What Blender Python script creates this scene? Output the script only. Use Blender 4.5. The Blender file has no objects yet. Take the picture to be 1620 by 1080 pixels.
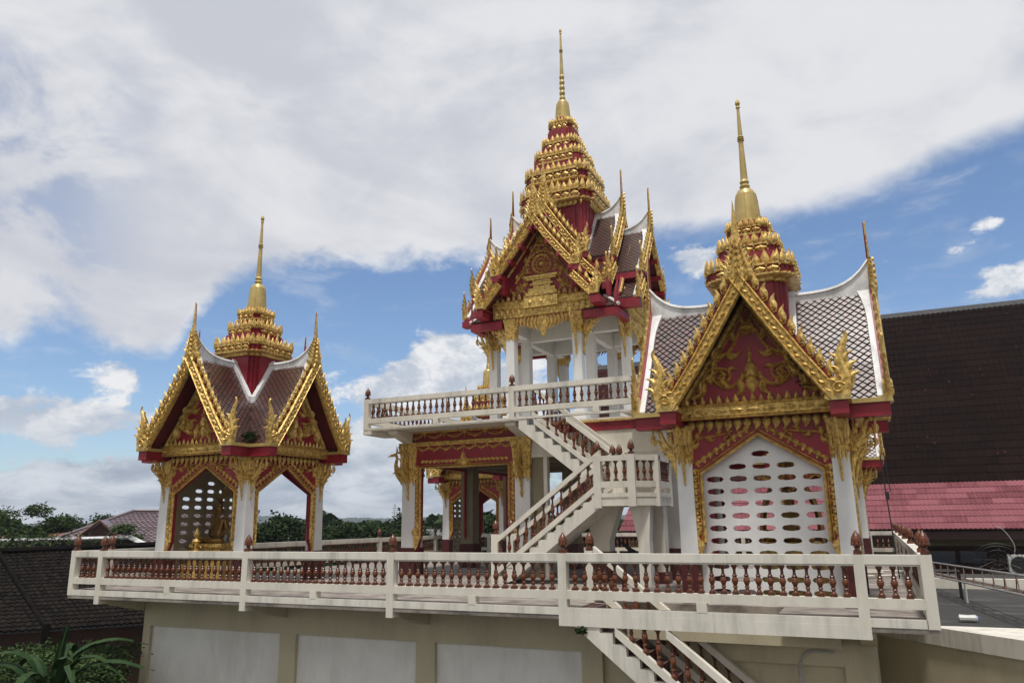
import bpy, bmesh, math, random
from mathutils import Matrix, Vector
random.seed(7)
S = bpy.context.scene
COL = S.collection
rad = math.radians
sin, cos, pi = math.sin, math.cos, math.pi

# ------------------------------------------------------------------ materials
def mat(name, col, rough=.6, metal=0., var=.0, scale=4., bump=0., bscale=30., spec=.5, coat=0., col2=None, stretch=None, rnd=None, detail=6., lo=.35, hi=.65):
    m = bpy.data.materials.new(name); m.use_nodes = True
    nt = m.node_tree; N = nt.nodes; L = nt.links
    b = N['Principled BSDF']
    b.inputs['Roughness'].default_value = rough; b.inputs['Metallic'].default_value = metal
    b.inputs['Specular IOR Level'].default_value = spec
    b.inputs['Coat Weight'].default_value = coat; b.inputs['Coat Roughness'].default_value = .25
    tc = N.new('ShaderNodeTexCoord'); mp = N.new('ShaderNodeMapping')
    L.new(tc.outputs['Object'], mp.inputs['Vector'])
    if stretch: mp.inputs['Scale'].default_value = stretch
    last = None
    if col2 is None and var:
        col2 = tuple(max(0, c*(1-var)) for c in col)
    if col2:
        n = N.new('ShaderNodeTexNoise'); n.inputs['Scale'].default_value = scale; n.inputs['Detail'].default_value = detail
        n.inputs['Roughness'].default_value = .62
        L.new(mp.outputs[0], n.inputs['Vector'])
        r = N.new('ShaderNodeMapRange'); r.inputs[1].default_value = lo; r.inputs[2].default_value = hi
        L.new(n.outputs['Fac'], r.inputs[0])
        x = N.new('ShaderNodeMix'); x.data_type = 'RGBA'
        x.inputs[6].default_value = (*col, 1); x.inputs[7].default_value = (*col2, 1)
        L.new(r.outputs[0], x.inputs[0]); last = x.outputs[2]
    if rnd:
        a = N.new('ShaderNodeAttribute'); a.attribute_name = 'rnd'
        x = N.new('ShaderNodeMix'); x.data_type = 'RGBA'
        if last: L.new(last, x.inputs[6])
        else: x.inputs[6].default_value = (*col, 1)
        x.inputs[7].default_value = (*rnd, 1)
        L.new(a.outputs['Fac'], x.inputs[0]); last = x.outputs[2]
    if last: L.new(last, b.inputs['Base Color'])
    else: b.inputs['Base Color'].default_value = (*col, 1)
    if bump:
        n = N.new('ShaderNodeTexNoise'); n.inputs['Scale'].default_value = bscale; n.inputs['Detail'].default_value = 4
        L.new(tc.outputs['Object'], n.inputs['Vector'])
        bp = N.new('ShaderNodeBump'); bp.inputs['Strength'].default_value = bump; bp.inputs['Distance'].default_value = .02
        L.new(n.outputs['Fac'], bp.inputs['Height']); L.new(bp.outputs[0], b.inputs['Normal'])
    return m

def streaky(name, col, dirt, amt, rough=.7, zs=.25, scale=3.):
    """painted concrete: clean paint with vertical rain streaks and blotches of grime"""
    m = mat(name, col, rough, var=.1, scale=1.3, bump=.15, bscale=60)
    nt = m.node_tree; N = nt.nodes; L = nt.links; b = N['Principled BSDF']
    src = b.inputs['Base Color'].links[0].from_socket
    tc = N.new('ShaderNodeTexCoord'); mp = N.new('ShaderNodeMapping'); mp.inputs['Scale'].default_value = (1, 1, zs)
    L.new(tc.outputs['Object'], mp.inputs['Vector'])
    n = N.new('ShaderNodeTexNoise'); n.inputs['Scale'].default_value = scale; n.inputs['Detail'].default_value = 9; n.inputs['Roughness'].default_value = .7
    L.new(mp.outputs[0], n.inputs['Vector'])
    r = N.new('ShaderNodeMapRange'); r.inputs[1].default_value = .47; r.inputs[2].default_value = .72; r.inputs[4].default_value = amt
    L.new(n.outputs['Fac'], r.inputs[0])
    x = N.new('ShaderNodeMix'); x.data_type = 'RGBA'; L.new(r.outputs[0], x.inputs[0]); L.new(src, x.inputs[6]); x.inputs[7].default_value = (*dirt, 1)
    L.new(x.outputs[2], b.inputs['Base Color'])
    return m

M = {}
M['gold'] = mat('gold_paint', (.78, .53, .16), .33, .38, scale=12, col2=(.30, .175, .042), bump=.55, bscale=45, lo=.40, hi=.66)  # darker noise tone stands in for shade in the carving's crevices
M['smoothgold'] = mat('smooth_gold_paint', (.56, .42, .16), .4, .25, scale=3, col2=(.42, .30, .10), bump=.05, bscale=20)
M['red'] = mat('crimson_paint', (.30, .012, .028), .5, var=.35, scale=2.5, bump=.06, bscale=15)
M['darkred'] = mat('maroon_paint', (.085, .012, .014), .45, var=.4, scale=3)
M['soffit'] = mat('shaded_red_soffit', (.14, .010, .016), .6, var=.4, scale=3)  # roof red darkened, so the shade under the gables is in the colour
M['white'] = streaky('white_paint', (.74, .735, .735), (.36, .33, .28), .22, .55)
M['ridge'] = streaky('white_ridge_mortar', (.8, .8, .8), (.16, .15, .14), .55, .6, .6, 2.2)
M['cream'] = streaky('cream_paint', (.73, .69, .60), (.3, .26, .2), .4, .6, .25, 2.5)
M['beam'] = streaky('weathered_cream_paint', (.74, .70, .62), (.12, .11, .09), .5, .65, .12, 2.6)
M['tanwall'] = streaky('tan_wall_paint', (.54, .475, .33), (.32, .28, .19), .6, .8, .3, 1.3)
M['panelwall'] = streaky('off_white_wall_paint', (.80, .79, .75), (.56, .55, .51), .7, .8, .25, 1.6)
M['shadecream'] = mat('shaded_cream_paint', (.27, .225, .145), .8, var=.2, scale=2)  # cream darkened to put the shade of interiors into the colour
M['terracotta'] = mat('glazed_terracotta', (.155, .040, .011), .34, var=.65, scale=6, bump=.15, bscale=50, coat=.12)
M['tile'] = mat('glazed_roof_tile', (.055, .017, .011), .36, var=.4, scale=3, rnd=(.125, .034, .022), spec=1., coat=1.)
M['tilegap'] = mat('dark_roof_joint', (.025, .015, .013), .8)
M['concrete'] = mat('stained_terrace_concrete', (.34, .30, .265), .85, scale=1.3, col2=(.07, .055, .05), bump=.3, bscale=25, stretch=(1, 2.4, 1), detail=11, lo=.38, hi=.68)
M['flatroof'] = mat('sooty_flat_roof', (.035, .033, .031), .8, scale=.9, col2=(.13, .12, .11), bump=.2, bscale=18, stretch=(.6, 2, 1), detail=10, lo=.52, hi=.8)
M['stepred'] = mat('dark_red_step_paint', (.055, .012, .014), .5, var=.3)
M['greystep'] = mat('grey_step_paint', (.36, .36, .34), .7, var=.2)
M['steel'] = mat('grey_steel', (.45, .46, .47), .45, .3, var=.3, scale=12)
M['rust'] = mat('rusty_steel', (.2, .12, .08), .7, .3, var=.4, scale=12)
M['black'] = mat('black_plastic', (.012, .012, .014), .5)
M['wire'] = mat('black_cable', (.015, .015, .015), .6)
M['acwhite'] = mat('grey_white_enamel', (.55, .55, .53), .4, var=.1)
M['wood_shade'] = mat('dark_boards_and_shade', (.06, .018, .014), .7, var=.4, scale=3)  # dark boards; also carries painted eave shade on the low house wall
M['glass'] = mat('dark_window_glass', (.02, .04, .08), .12, 0, spec=.8)
M['browntile'] = mat('dark_brown_roof_tile', (.012, .0062, .0054), .85, scale=.8, col2=(.007, .0045, .0042), bump=.4, bscale=8, rnd=(.015, .008, .0072), spec=.05)
M['browntile2'] = mat('dark_red_roof_tile', (.03, .009, .009), .8, scale=1, col2=(.018, .007, .007), rnd=(.045, .014, .014), spec=.1)
M['pinktile'] = mat('faded_pink_roof_sheet', (.20, .062, .075), .8, scale=1.6, col2=(.11, .032, .04), stretch=(5, .5, .5), rnd=(.25, .09, .105), detail=9, spec=.2)
M['oldtile'] = mat('mossy_black_roof_tile', (.009, .007, .006), .9, scale=1.3, col2=(.004, .0035, .003), rnd=(.017, .013, .011), detail=8, spec=.08)
M['purpletile'] = mat('mauve_roof_tile', (.15, .105, .115), .38, scale=1.3, col2=(.10, .07, .08), rnd=(.2, .15, .165), coat=.4)
M['leaf'] = mat('green_foliage', (.03, .055, .017), .7, scale=1.2, col2=(.013, .026, .009), rnd=(.07, .11, .03), spec=.15)
M['darkleaf'] = mat('dark_green_foliage', (.016, .03, .010), .8, scale=.5, col2=(.008, .016, .006), rnd=(.036, .058, .018), spec=.08)
M['farleaf'] = mat('far_green_foliage', (.022, .038, .015), .85, scale=.2, col2=(.011, .02, .009), rnd=(.042, .065, .024), spec=.05)
M['banana'] = mat('banana_leaf', (.014, .034, .010), .65, scale=3, col2=(.014, .04, .012), rnd=(.03, .06, .016), spec=.15)
M['bark'] = mat('bark', (.09, .07, .05), .9, var=.4, scale=8)
M['grass'] = mat('rough_grass', (.05, .07, .025), .95, scale=.05, col2=(.085, .075, .045), detail=12)
M['hill'] = mat('wooded_hill', (.026, .042, .034), .95, scale=.02, col2=(.018, .03, .026), detail=12)
M['tarp'] = mat('blue_tarpaulin', (.08, .17, .45), .5)
M['greyroof'] = mat('grey_sheet_roof', (.16, .16, .17), .6, var=.3)
M['terraroof'] = mat('orange_tile_roof', (.2, .09, .06), .7, var=.3)
M['wall'] = mat('house_wall', (.4, .36, .3), .8, var=.15)
M['net'] = mat('dark_net_cloth', (.03, .028, .03), .9, var=.3)
M['bronze'] = mat('aged_gold', (.26, .14, .03), .35, .6, var=.5, scale=5)

# ------------------------------------------------------------------ mesh builder
SIDES = (1,-1)
class MB:
    def __init__(s): s.v = []; s.f = []; s.c = []; s.M = Matrix.Identity(4)
    def add(s, vs, fs, c=0.):
        o = len(s.v)
        s.v += [tuple(s.M @ Vector(q)) for q in vs]
        s.f += [tuple(i+o for i in f) for f in fs]; s.c += [c]*len(fs)
    def box(s, x0, x1, y0, y1, z0, z1, c=0.):
        s.add([(x0,y0,z0),(x1,y0,z0),(x1,y1,z0),(x0,y1,z0),(x0,y0,z1),(x1,y0,z1),(x1,y1,z1),(x0,y1,z1)],
              [(0,3,2,1),(4,5,6,7),(0,1,5,4),(1,2,6,5),(2,3,7,6),(3,0,4,7)], c)
    def prism(s, poly, y0, y1, c=0.):      # polygon in x,z extruded along y
        n = len(poly)
        s.add([(x,y0,z) for x,z in poly]+[(x,y1,z) for x,z in poly],
              [tuple(range(n)), tuple(range(2*n-1,n-1,-1))]+[(i,i+n,(i+1)%n+n,(i+1)%n) for i in range(n)], c)
    def prismz(s, poly, z0, z1, c=0.):     # polygon in x,y extruded along z
        n = len(poly)
        s.add([(x,y,z0) for x,y in poly]+[(x,y,z1) for x,y in poly],
              [tuple(range(n-1,-1,-1)), tuple(range(n,2*n))]+[(i,(i+1)%n,(i+1)%n+n,i+n) for i in range(n)], c)
    def prismx(s, poly, x0, x1, c=0.):     # polygon in y,z extruded along x
        n = len(poly)
        s.add([(x0,y,z) for y,z in poly]+[(x1,y,z) for y,z in poly],
              [tuple(range(n)), tuple(range(2*n-1,n-1,-1))]+[(i,i+n,(i+1)%n+n,(i+1)%n) for i in range(n)], c)
    def loft(s, rings, cap=True, c=0.):
        n = len(rings[0]); vs = [p for r in rings for p in r]; fs = []
        for k in range(len(rings)-1):
            for i in range(n): fs.append((k*n+i, k*n+(i+1)%n, (k+1)*n+(i+1)%n, (k+1)*n+i))
        if cap: fs += [tuple(range(n-1,-1,-1)), tuple(range((len(rings)-1)*n, len(rings)*n))]
        s.add(vs, fs, c)
    def lathe(s, prof, cx=0, cy=0, n=16, ph=0., c=0.):
        s.loft([[(cx+max(r,.0005)*cos(ph+2*pi*i/n), cy+max(r,.0005)*sin(ph+2*pi*i/n), z) for i in range(n)] for r,z in prof], True, c)
    def tube(s, pts, r, n=6, c=0.):
        pts = [Vector(p) for p in pts]; rings = []
        for i,p in enumerate(pts):
            t = (pts[min(i+1,len(pts)-1)]-pts[max(i-1,0)]).normalized()
            a = t.cross(Vector((0,0,1)) if abs(t.z) < .9 else Vector((1,0,0))).normalized(); b = t.cross(a)
            rr = r[i] if isinstance(r,(list,tuple)) else r
            rings.append([tuple(p+(a*cos(2*pi*k/n)+b*sin(2*pi*k/n))*rr) for k in range(n)])
        s.loft(rings, True, c)
    def rib(s, pts, ws, h, y=0., double=False):
        """raised ridge-section ribbon in the x,z plane; outwards is -y"""
        n = len(pts); wm = max(ws); rings = []
        for i in range(n):
            a = pts[max(i-1,0)]; b = pts[min(i+1,n-1)]
            tx, tz = b[0]-a[0], b[1]-a[1]; l = math.hypot(tx,tz) or 1; nx, nz = -tz/l, tx/l
            w = ws[i]; hh = h*(.35+.65*(w/wm)); x,z = pts[i]
            r = [(x+nx*w, y, z+nz*w), (x+nx*w*.62, y-hh*.55, z+nz*w*.62), (x, y-hh, z), (x-nx*w*.62, y-hh*.55, z-nz*w*.62), (x-nx*w, y, z-nz*w)]
            if double: r += [(x-nx*w*.62, y+hh*.5, z-nz*w*.62), (x+nx*w*.62, y+hh*.5, z+nz*w*.62)]
            rings.append(r)
        s.loft(rings)
    def flame(s, x, z, L, ang, curl=.2, W=None, h=None, y=0., double=False):
        W = W or L*.24; h = h or L*.16
        dx, dz = cos(ang), sin(ang); nx, nz = -dz, dx
        T = (0,.18,.36,.54,.72,.87,1.); K = (.62,.98,1.,.78,.5,.26,.02)
        pts = [(x+dx*L*t+nx*curl*L*(sin(pi*t*.9)*.6-1.1*t**3), z+dz*L*t+nz*curl*L*(sin(pi*t*.9)*.6-1.1*t**3)) for t in T]
        s.rib(pts, [W*k for k in K], h, y, double)
    def scroll(s, x, z, R, a0, d=1, y=0., h=None, turns=1.15, leaves=2, double=False, n=11):
        h = h or R*.45; pts = []; ws = []
        for i in range(n):
            t = i/(n-1); r = R*(1-.78*t); a = a0+d*turns*2*pi*t
            pts.append((x+r*cos(a), z+r*sin(a))); ws.append(R*(.2+.1*t))
        s.rib(pts, ws, h, y, double)
        for k in range(leaves):
            a = a0+d*(.5+k*.95); s.flame(x+R*cos(a), z+R*sin(a), R*1.15, a+d*.75, -.25*d, R*.3, h*.8, y, double)
    def vine(s, P, w, y=0., h=.05, leaf=.2, every=2, end=True, both=True):
        """stem through control points with flame leaves along it and a scroll at the end"""
        pts = cr(P, 5); n = len(pts)
        s.rib(pts, [w*(1-.45*i/(n-1)) for i in range(n)], h, y)
        acc_ = leaf*.3; sd = 1
        for i in range(1, n-1):
            acc_ += math.hypot(pts[i][0]-pts[i-1][0], pts[i][1]-pts[i-1][1])
            if acc_ < leaf*.72: continue
            acc_ = 0; sd = -sd
            a = math.atan2(pts[i+1][1]-pts[i-1][1], pts[i+1][0]-pts[i-1][0])
            L = leaf*(1.0-.35*i/n)
            s.flame(pts[i][0], pts[i][1], L, a+sd*.62, .34*sd, L*.27, h*1.15, y)
        if end:
            a = math.atan2(pts[-1][1]-pts[-2][1], pts[-1][0]-pts[-2][0]); R = leaf*.42
            s.scroll(pts[-1][0]+R*cos(a+pi/2), pts[-1][1]+R*sin(a+pi/2), R, a-pi/2, 1, y, h, leaves=1)
    def dome(s, x, z, r, h, y=0.):
        n = 8; rings = []
        for k,(q,hh) in enumerate(((1,0),(.85,.55),(.45,.92),(.05,1))):
            rings.append([(x+r*q*cos(2*pi*i/n), y-h*hh, z+r*q*sin(2*pi*i/n)) for i in range(n)])
        s.loft(rings)
    def mirrored(s, fn):
        if SIDES == (1,): fn(); return
        if SIDES == (-1,):
            m = s.M.copy(); s.M = m @ Matrix.Diagonal((-1,1,1,1)); fn(); s.M = m; return
        fn(); m = s.M.copy(); s.M = m @ Matrix.Diagonal((-1,1,1,1)); fn(); s.M = m
    def mesh(s, name, m, smooth=False, fix=True):
        me = bpy.data.meshes.new(name); me.from_pydata(s.v, [], s.f)
        if any(s.c):
            at = me.attributes.new('rnd', 'FLOAT', 'FACE')
            for i,c in enumerate(s.c): at.data[i].value = c
        if fix:
            bm = bmesh.new(); bm.from_mesh(me); bmesh.ops.recalc_face_normals(bm, faces=bm.faces); bm.to_mesh(me); bm.free()
        me.materials.append(m)
        if smooth:
            me.polygons.foreach_set('use_smooth', [True]*len(me.polygons))
        me.update(); return me
    def build(s, name, m, parent=None, loc=(0,0,0), rz=0., smooth=False, fix=True):
        return link(name, s.mesh(name, m, smooth, fix), parent, loc, rz)

def cr(P, k):
    """Catmull-Rom through control points"""
    out = []; n = len(P)
    for i in range(n-1):
        p0, p1, p2, p3 = P[max(i-1,0)], P[i], P[i+1], P[min(i+2,n-1)]
        for j in range(k):
            t = j/k
            out.append(tuple(.5*(2*p1[q]+(p2[q]-p0[q])*t+(2*p0[q]-5*p1[q]+4*p2[q]-p3[q])*t*t+(3*p1[q]-p0[q]-3*p2[q]+p3[q])*t**3) for q in range(len(p1))))
    out.append(tuple(P[-1])); return out

def link(name, me, parent=None, loc=(0,0,0), rz=0.):
    o = bpy.data.objects.new(name, me); COL.objects.link(o)
    o.location = loc; o.rotation_euler = (0,0,rz)
    if parent: o.parent = parent
    return o
def tag(o, label, cat, group=None, kind=None):
    if label: o['label'] = label
    if cat: o['category'] = cat
    if group: o['group'] = group
    if kind: o['kind'] = kind
    return o
def empty(name, loc, label, cat, rz=0., group=None):
    o = bpy.data.objects.new(name, None); COL.objects.link(o); o.location = loc; o.rotation_euler = (0,0,rz)
    o.empty_display_size = .3
    return tag(o, label, cat, group)
def copy_tree(o, parent=None):
    c = o.copy(); COL.objects.link(c); c.parent = parent
    for ch in list(o.children): copy_tree(ch, c)
    return c

# ------------------------------------------------------------------ camera
cam_d = bpy.data.cameras.new('camera'); cam = bpy.data.objects.new('camera', cam_d); COL.objects.link(cam)
cam_d.sensor_width = 36; cam_d.lens = 36*1211.15/1620; cam_d.clip_end = 6000; cam_d.clip_start = .1
yaw, pitch, roll, EH = .431268, .230587, -.0134157, 1.64
fw = Vector((-sin(yaw)*cos(pitch), cos(yaw)*cos(pitch), sin(pitch)))
r0 = Vector((cos(yaw), sin(yaw), 0)); u0 = r0.cross(fw)
r_ = r0*cos(roll)+u0*sin(roll); u_ = -r0*sin(roll)+u0*cos(roll)
cam.matrix_world = Matrix(((r_.x,u_.x,-fw.x,0),(r_.y,u_.y,-fw.y,0),(r_.z,u_.z,-fw.z,EH),(0,0,0,1)))
S.camera = cam

GZ = -5.0      # ground level
HX = -9.6      # centre of the temple in X
HY = 26.0

# ------------------------------------------------------------------ shared small meshes
def baluster_mesh():
    b = MB()
    b.box(-.055,.055,-.055,.055,0,.045); b.box(-.05,.05,-.05,.05,.475,.51)
    b.lathe([(.05,.045),(.046,.06),(.03,.085),(.028,.105),(.045,.13),(.03,.15),(.036,.17),(.056,.215),(.058,.245),(.046,.285),(.034,.3),(.047,.325),(.03,.345),(.024,.39),(.026,.43),(.045,.465),(.05,.478)], n=10)
    return b.mesh('baluster', M['terracotta'], False)
def finial_mesh():
    b = MB(); b.box(-.075,.075,-.075,.075,0,.07)
    b.lathe([(.07,.07),(.05,.09),(.045,.12),(.07,.135),(.05,.15),(.08,.19),(.1,.24),(.098,.29),(.07,.35),(.035,.4),(.006,.45)], n=14)
    for k in range(3):
        for i in range(8):
            a = 2*pi*(i+.5*(k%2))/8; r = (.1,.09,.06)[k]; z = (.2,.265,.33)[k]
            b.M = Matrix.Rotation(a+pi/2,4,'Z') @ Matrix.Translation((0,-r+.012,0)); b.flame(0, z-.04, .1, pi/2, 0, .032, .022)
    b.M = Matrix.Identity(4)
    b.v = [(x*.88,y*.88,z*.88) for x,y,z in b.v]
    return b.mesh('finial', M['terracotta'], False)
BAL = baluster_mesh(); FIN = finial_mesh()

def balustrade(name, label, P0, rz, length, posts, z0, group, n_last=None, drop=.12, deep=None, stubs=True, spacing=.196, skip_post=(), maxb=99, finals=None, hh=1.02, deepx=None):
    """posts: x positions (centres); runs along local +x; outer face is local y=0"""
    t = empty(name, (P0[0],P0[1],z0), label, 'balustrade', rz, group)
    b = MB(); b.box(0,length,0,.17,hh-.15,hh); b.box(.0,length,.02,.15,hh-.18,hh-.15); b.build('top_rail', M['beam'], t)
    b = MB(); b.box(0,length,.003,.167,.17,.33); b.build('middle_rail', M['cream'], t)
    b = MB(); b.box(0,length,.004,.166,-drop,.015)
    if deep: b.box(deep[0],deep[1],.002,.168,-deep[2],-drop+.02)
    b.build('base_beam', M['beam'], t)
    for i,x in enumerate(posts):
        p = MB(); w = .085
        x0, x1 = max(x-w,-.003), min(x+w,length+.003)
        low = -.32 if (i not in (0,len(posts)-1) and drop >= .1) else -drop-.003
        p.box(x0,x1,-.006,.176,low,hh+.004); po = p.build('post', M['cream'], t)
        if finals is None or i in finals:
            f = link('finial', FIN, t, ((x0+x1)/2,.085,hh+.004))
    nb = 0; spans = list(zip(posts[:-1], posts[1:])); sm = MB(); ns = 0
    for i,(a,c) in enumerate(spans):
        a += .085; c -= .085; L = c-a
        n = max(2, int(round(L/spacing))-1)
        if n_last and L < 1.1: n = n_last
        for k in range(n):
            x = a+L*(k+.75)/(n+.5) if n > 4 else a+L*(k+1)/(n+1)
            if nb < maxb: link('baluster', BAL, t, (x,.085,.33)); nb += 1
            else:
                ns += 1; o = len(sm.v)
                sm.v += [(v.co.x+x, v.co.y+.085, v.co.z+.33) for v in BAL.vertices]
                fs = [tuple(o+i for i in q.vertices) for q in BAL.polygons]; sm.f += fs; sm.c += [0.]*len(fs)
        if stubs and L > 2:
            q = MB(); m = (a+c)/2; q.box(m-.09,m+.09,-.001,.17,0.01,.18); q.build('slot_stub', M['cream'], t)
    if ns:
        o = sm.build('baluster_row', M['terracotta'], t); o['kind'] = 'stuff'
    return t

# ------------------------------------------------------------------ terrace building
XL, XR, YF, YB = -19.9, .74, 14.5, 37.6
tb = empty('terrace_building', (HX, YF, GZ), 'wide cream lower building whose stained concrete roof carries the golden pavilions', 'building')
def wloc(o, p):   # place child so that its mesh is in world coordinates
    o.location = -Vector(p.location) if p.rotation_euler.z == 0 else o.location
    return o
b = MB()   # slab with the stair opening
ox0, ox1, oy0, oy1 = -5.45, -1.75, YF+.17, YF+1.42
b.box(XL+.02, ox0, YF+.012, YB, -.2, 0); b.box(ox1, XR-.02, YF+.012, YB, -.2, 0)
b.box(ox0, ox1, oy1, YB, -.2, 0)
wloc(b.build('terrace_slab', M['concrete'], tb), tb)
WY = 15.95
b = MB(); WX0, WX1 = -18.62, -.28
b.box(WX0, WX1, WY+.14, 37.0, GZ, -.2)
px = [(-18.36,-13.83),(-13.33,-9.86),(-9.36,-5.85)]
b.box(WX0, WX1, WY, WY+.14, -1.0, -.2)
edges = [WX0]+[e for q in px for e in q]+[-5.4]
for i in range(0,len(edges)-1,2): b.box(edges[i], edges[i+1], WY, WY+.14, GZ, -1.0)
b.box(-.8, WX1, WY, WY+.14, GZ, -1.0); b.box(-5.4,-.8,WY+.05,WY+.14,GZ,-2.2)
wloc(b.build('wall', M['tanwall'], tb), tb)
for a,c in px:
    b = MB(); b.box(a,c,WY+.10,WY+.137,GZ+.2,-1.0); wloc(b.build('wall_panel', M['panelwall'], tb), tb)
b = MB(); b.box(-5.4,-.8,WY-.5,WY+.0-.003,-.62,-.2); wloc(b.build('stair_lintel', M['tanwall'], tb), tb)
for x in (-18.75,-13.75,-9.64,-5.67,-.35):
    b = MB(); b.prismx([(YF+.17,-.2),(YF+.17,-.32),(WY-.02,-.62),(WY-.02,-.2)], x-.13, x+.13)
    wloc(b.build('bracket', M['tanwall'], tb), tb)
b = MB(); b.tube(cr([(-.95,WY-.05,-.75),(-1.35,WY-.05,-.75),(-1.55,WY-.05,-.95),(-1.58,WY-.05,-1.6),(-1.56,WY-.05,-4.9)],4), .025, 8)
wloc(b.build('conduit', M['steel'], tb), tb)

offs = [-10.25,-9.15,-4.15,-.04,3.93,9.25,10.34]
W_ = XR-XL
balustrade('balustrade', 'long cream front balustrade with dark red balusters nearest the camera', (XL,YF), 0, W_,
           [.085]+[HX+o-XL for o in offs[1:-1]]+[W_-.085], 0, 'balustrades round the lower terrace', 3, .12, (HX+3.93-XL+.03, HX+9.3-XL, .32))
Ls = YB-YF
sp = [.085, 1.15, 6.1, 10.3, 14.4, 19.2, Ls-.085]
balustrade('balustrade', 'left side balustrade of the lower terrace running away behind the small left pavilion', (XL+.004,YB-.004), -pi/2, Ls-.008, [Ls-.008-q for q in sp[::-1]], -.004, 'balustrades round the lower terrace')
balustrade('balustrade', 'right side balustrade of the lower terrace seen end on with finials in a line', (XR-.004,YF+.004), pi/2, Ls-.008, sp, -.004, 'balustrades round the lower terrace', finals=[1,2,3,4,5])
balustrade('balustrade', 'far back balustrade of the lower terrace seen between the columns below the pink roof', (XR,YB), pi, W_, [.085]+[W_-(HX+o-XL) for o in offs[::-1][1:-1]]+[W_-.085], 0, 'balustrades round the lower terrace', finals=[0,3,6])

# ------------------------------------------------------------------ golden pavilion pieces
def redent(h, n=.13):
    """square plan with two stepped notches at each corner"""
    a, c = h-2*n, h-n
    q = [(a,-h),(a,-h+n*.6),(c-.02,-h+n*.6),(c-.02,-c+.02),(h-n*.6,-c+.02),(h-n*.6,-a),(h,-a)]
    out = []
    for k in range(4):
        for x,y in q:
            for _ in range(k): x,y = -y,x
            out.append((x,y))
    return out
def tier(mb_red, mb, h, z0, z1, n, notch, ante):
    """one stepped crown cornice: gold mouldings with a diamond band and a row of leaf antefixes"""
    H = z1-z0
    def ring(s,z): return [(x,y,z) for x,y in redent(s,notch)]
    mb.loft([ring(h*.84,z0-H*.5),ring(h*.86,z0-H*.25),ring(h*.96,z0-H*.14),ring(h,z0-.02),ring(h,z0+H*.1),ring(h*.9,z0+H*.12)])
    mb.loft([ring(h*.9,z0+H*.76),ring(h,z0+H*.8),ring(h,z1),ring(h*.9,z1)])
    mb_red.loft([ring(h*.955,z0+H*.11),ring(h*.955,z0+H*.79)])
    ante *= 1.12
    for k in range(4):
        R = Matrix.Rotation(k*pi/2,4,'Z')
        mb.M = R @ Matrix.Translation((0,-h*.965,0))
        L = h-2*notch; m = max(3,int(n*.75))
        for i in range(m):      # lozenge relief
            x = -L+2*L*(i+.5)/m; w = L/m*.98
            mb.rib([(x-w,z0+H*.44),(x-w*.45,z0+H*.44),(x,z0+H*.44),(x+w*.45,z0+H*.44),(x+w,z0+H*.44)],[.01,H*.2,H*.34,H*.2,.01],.05); mb.dome(x,z0+H*.44,H*.13,.075)
            for zz in (.2,.68): mb.dome(x+L/m,z0+H*zz,H*.11,.04)
        mb.M = R @ Matrix.Translation((0,-h*.95,0))
        for i in range(n):
            x = -L+2*L*(i+.5)/n; s = ante*(1.15 if i == n//2 else (1. if i%2 else .8))
            mb.flame(x, z1-.02, s, pi/2, 0, min(s*.34,L/n*.98), .05, 0, True); mb.flame(x, z1-.01, s*.55, pi/2, 0, s*.12, .085, 0)
        for (cx,cy) in ((h-notch*1.5,-h+notch*.6),(h-notch*.75,-h+notch*1.4),(h-notch*.3,-h+notch*2.2)):
            for sx in (1,-1):
                mb.M = R @ Matrix.Translation((sx*cx,cy,0)) @ Matrix.Rotation(sx*pi/4,4,'Z'); mb.flame(0, z1-.02, ante*.92, pi/2, 0, ante*.22, .045, 0, True)
    mb.M = Matrix.Identity(4)

def prof_fn(P):
    def z(t):
        for (a,za),(c,zc) in zip(P[:-1],P[1:]):
            if t <= c or (c,zc) == P[-1]: return za+(zc-za)*(t-a)/(c-a)
    return z

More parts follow.
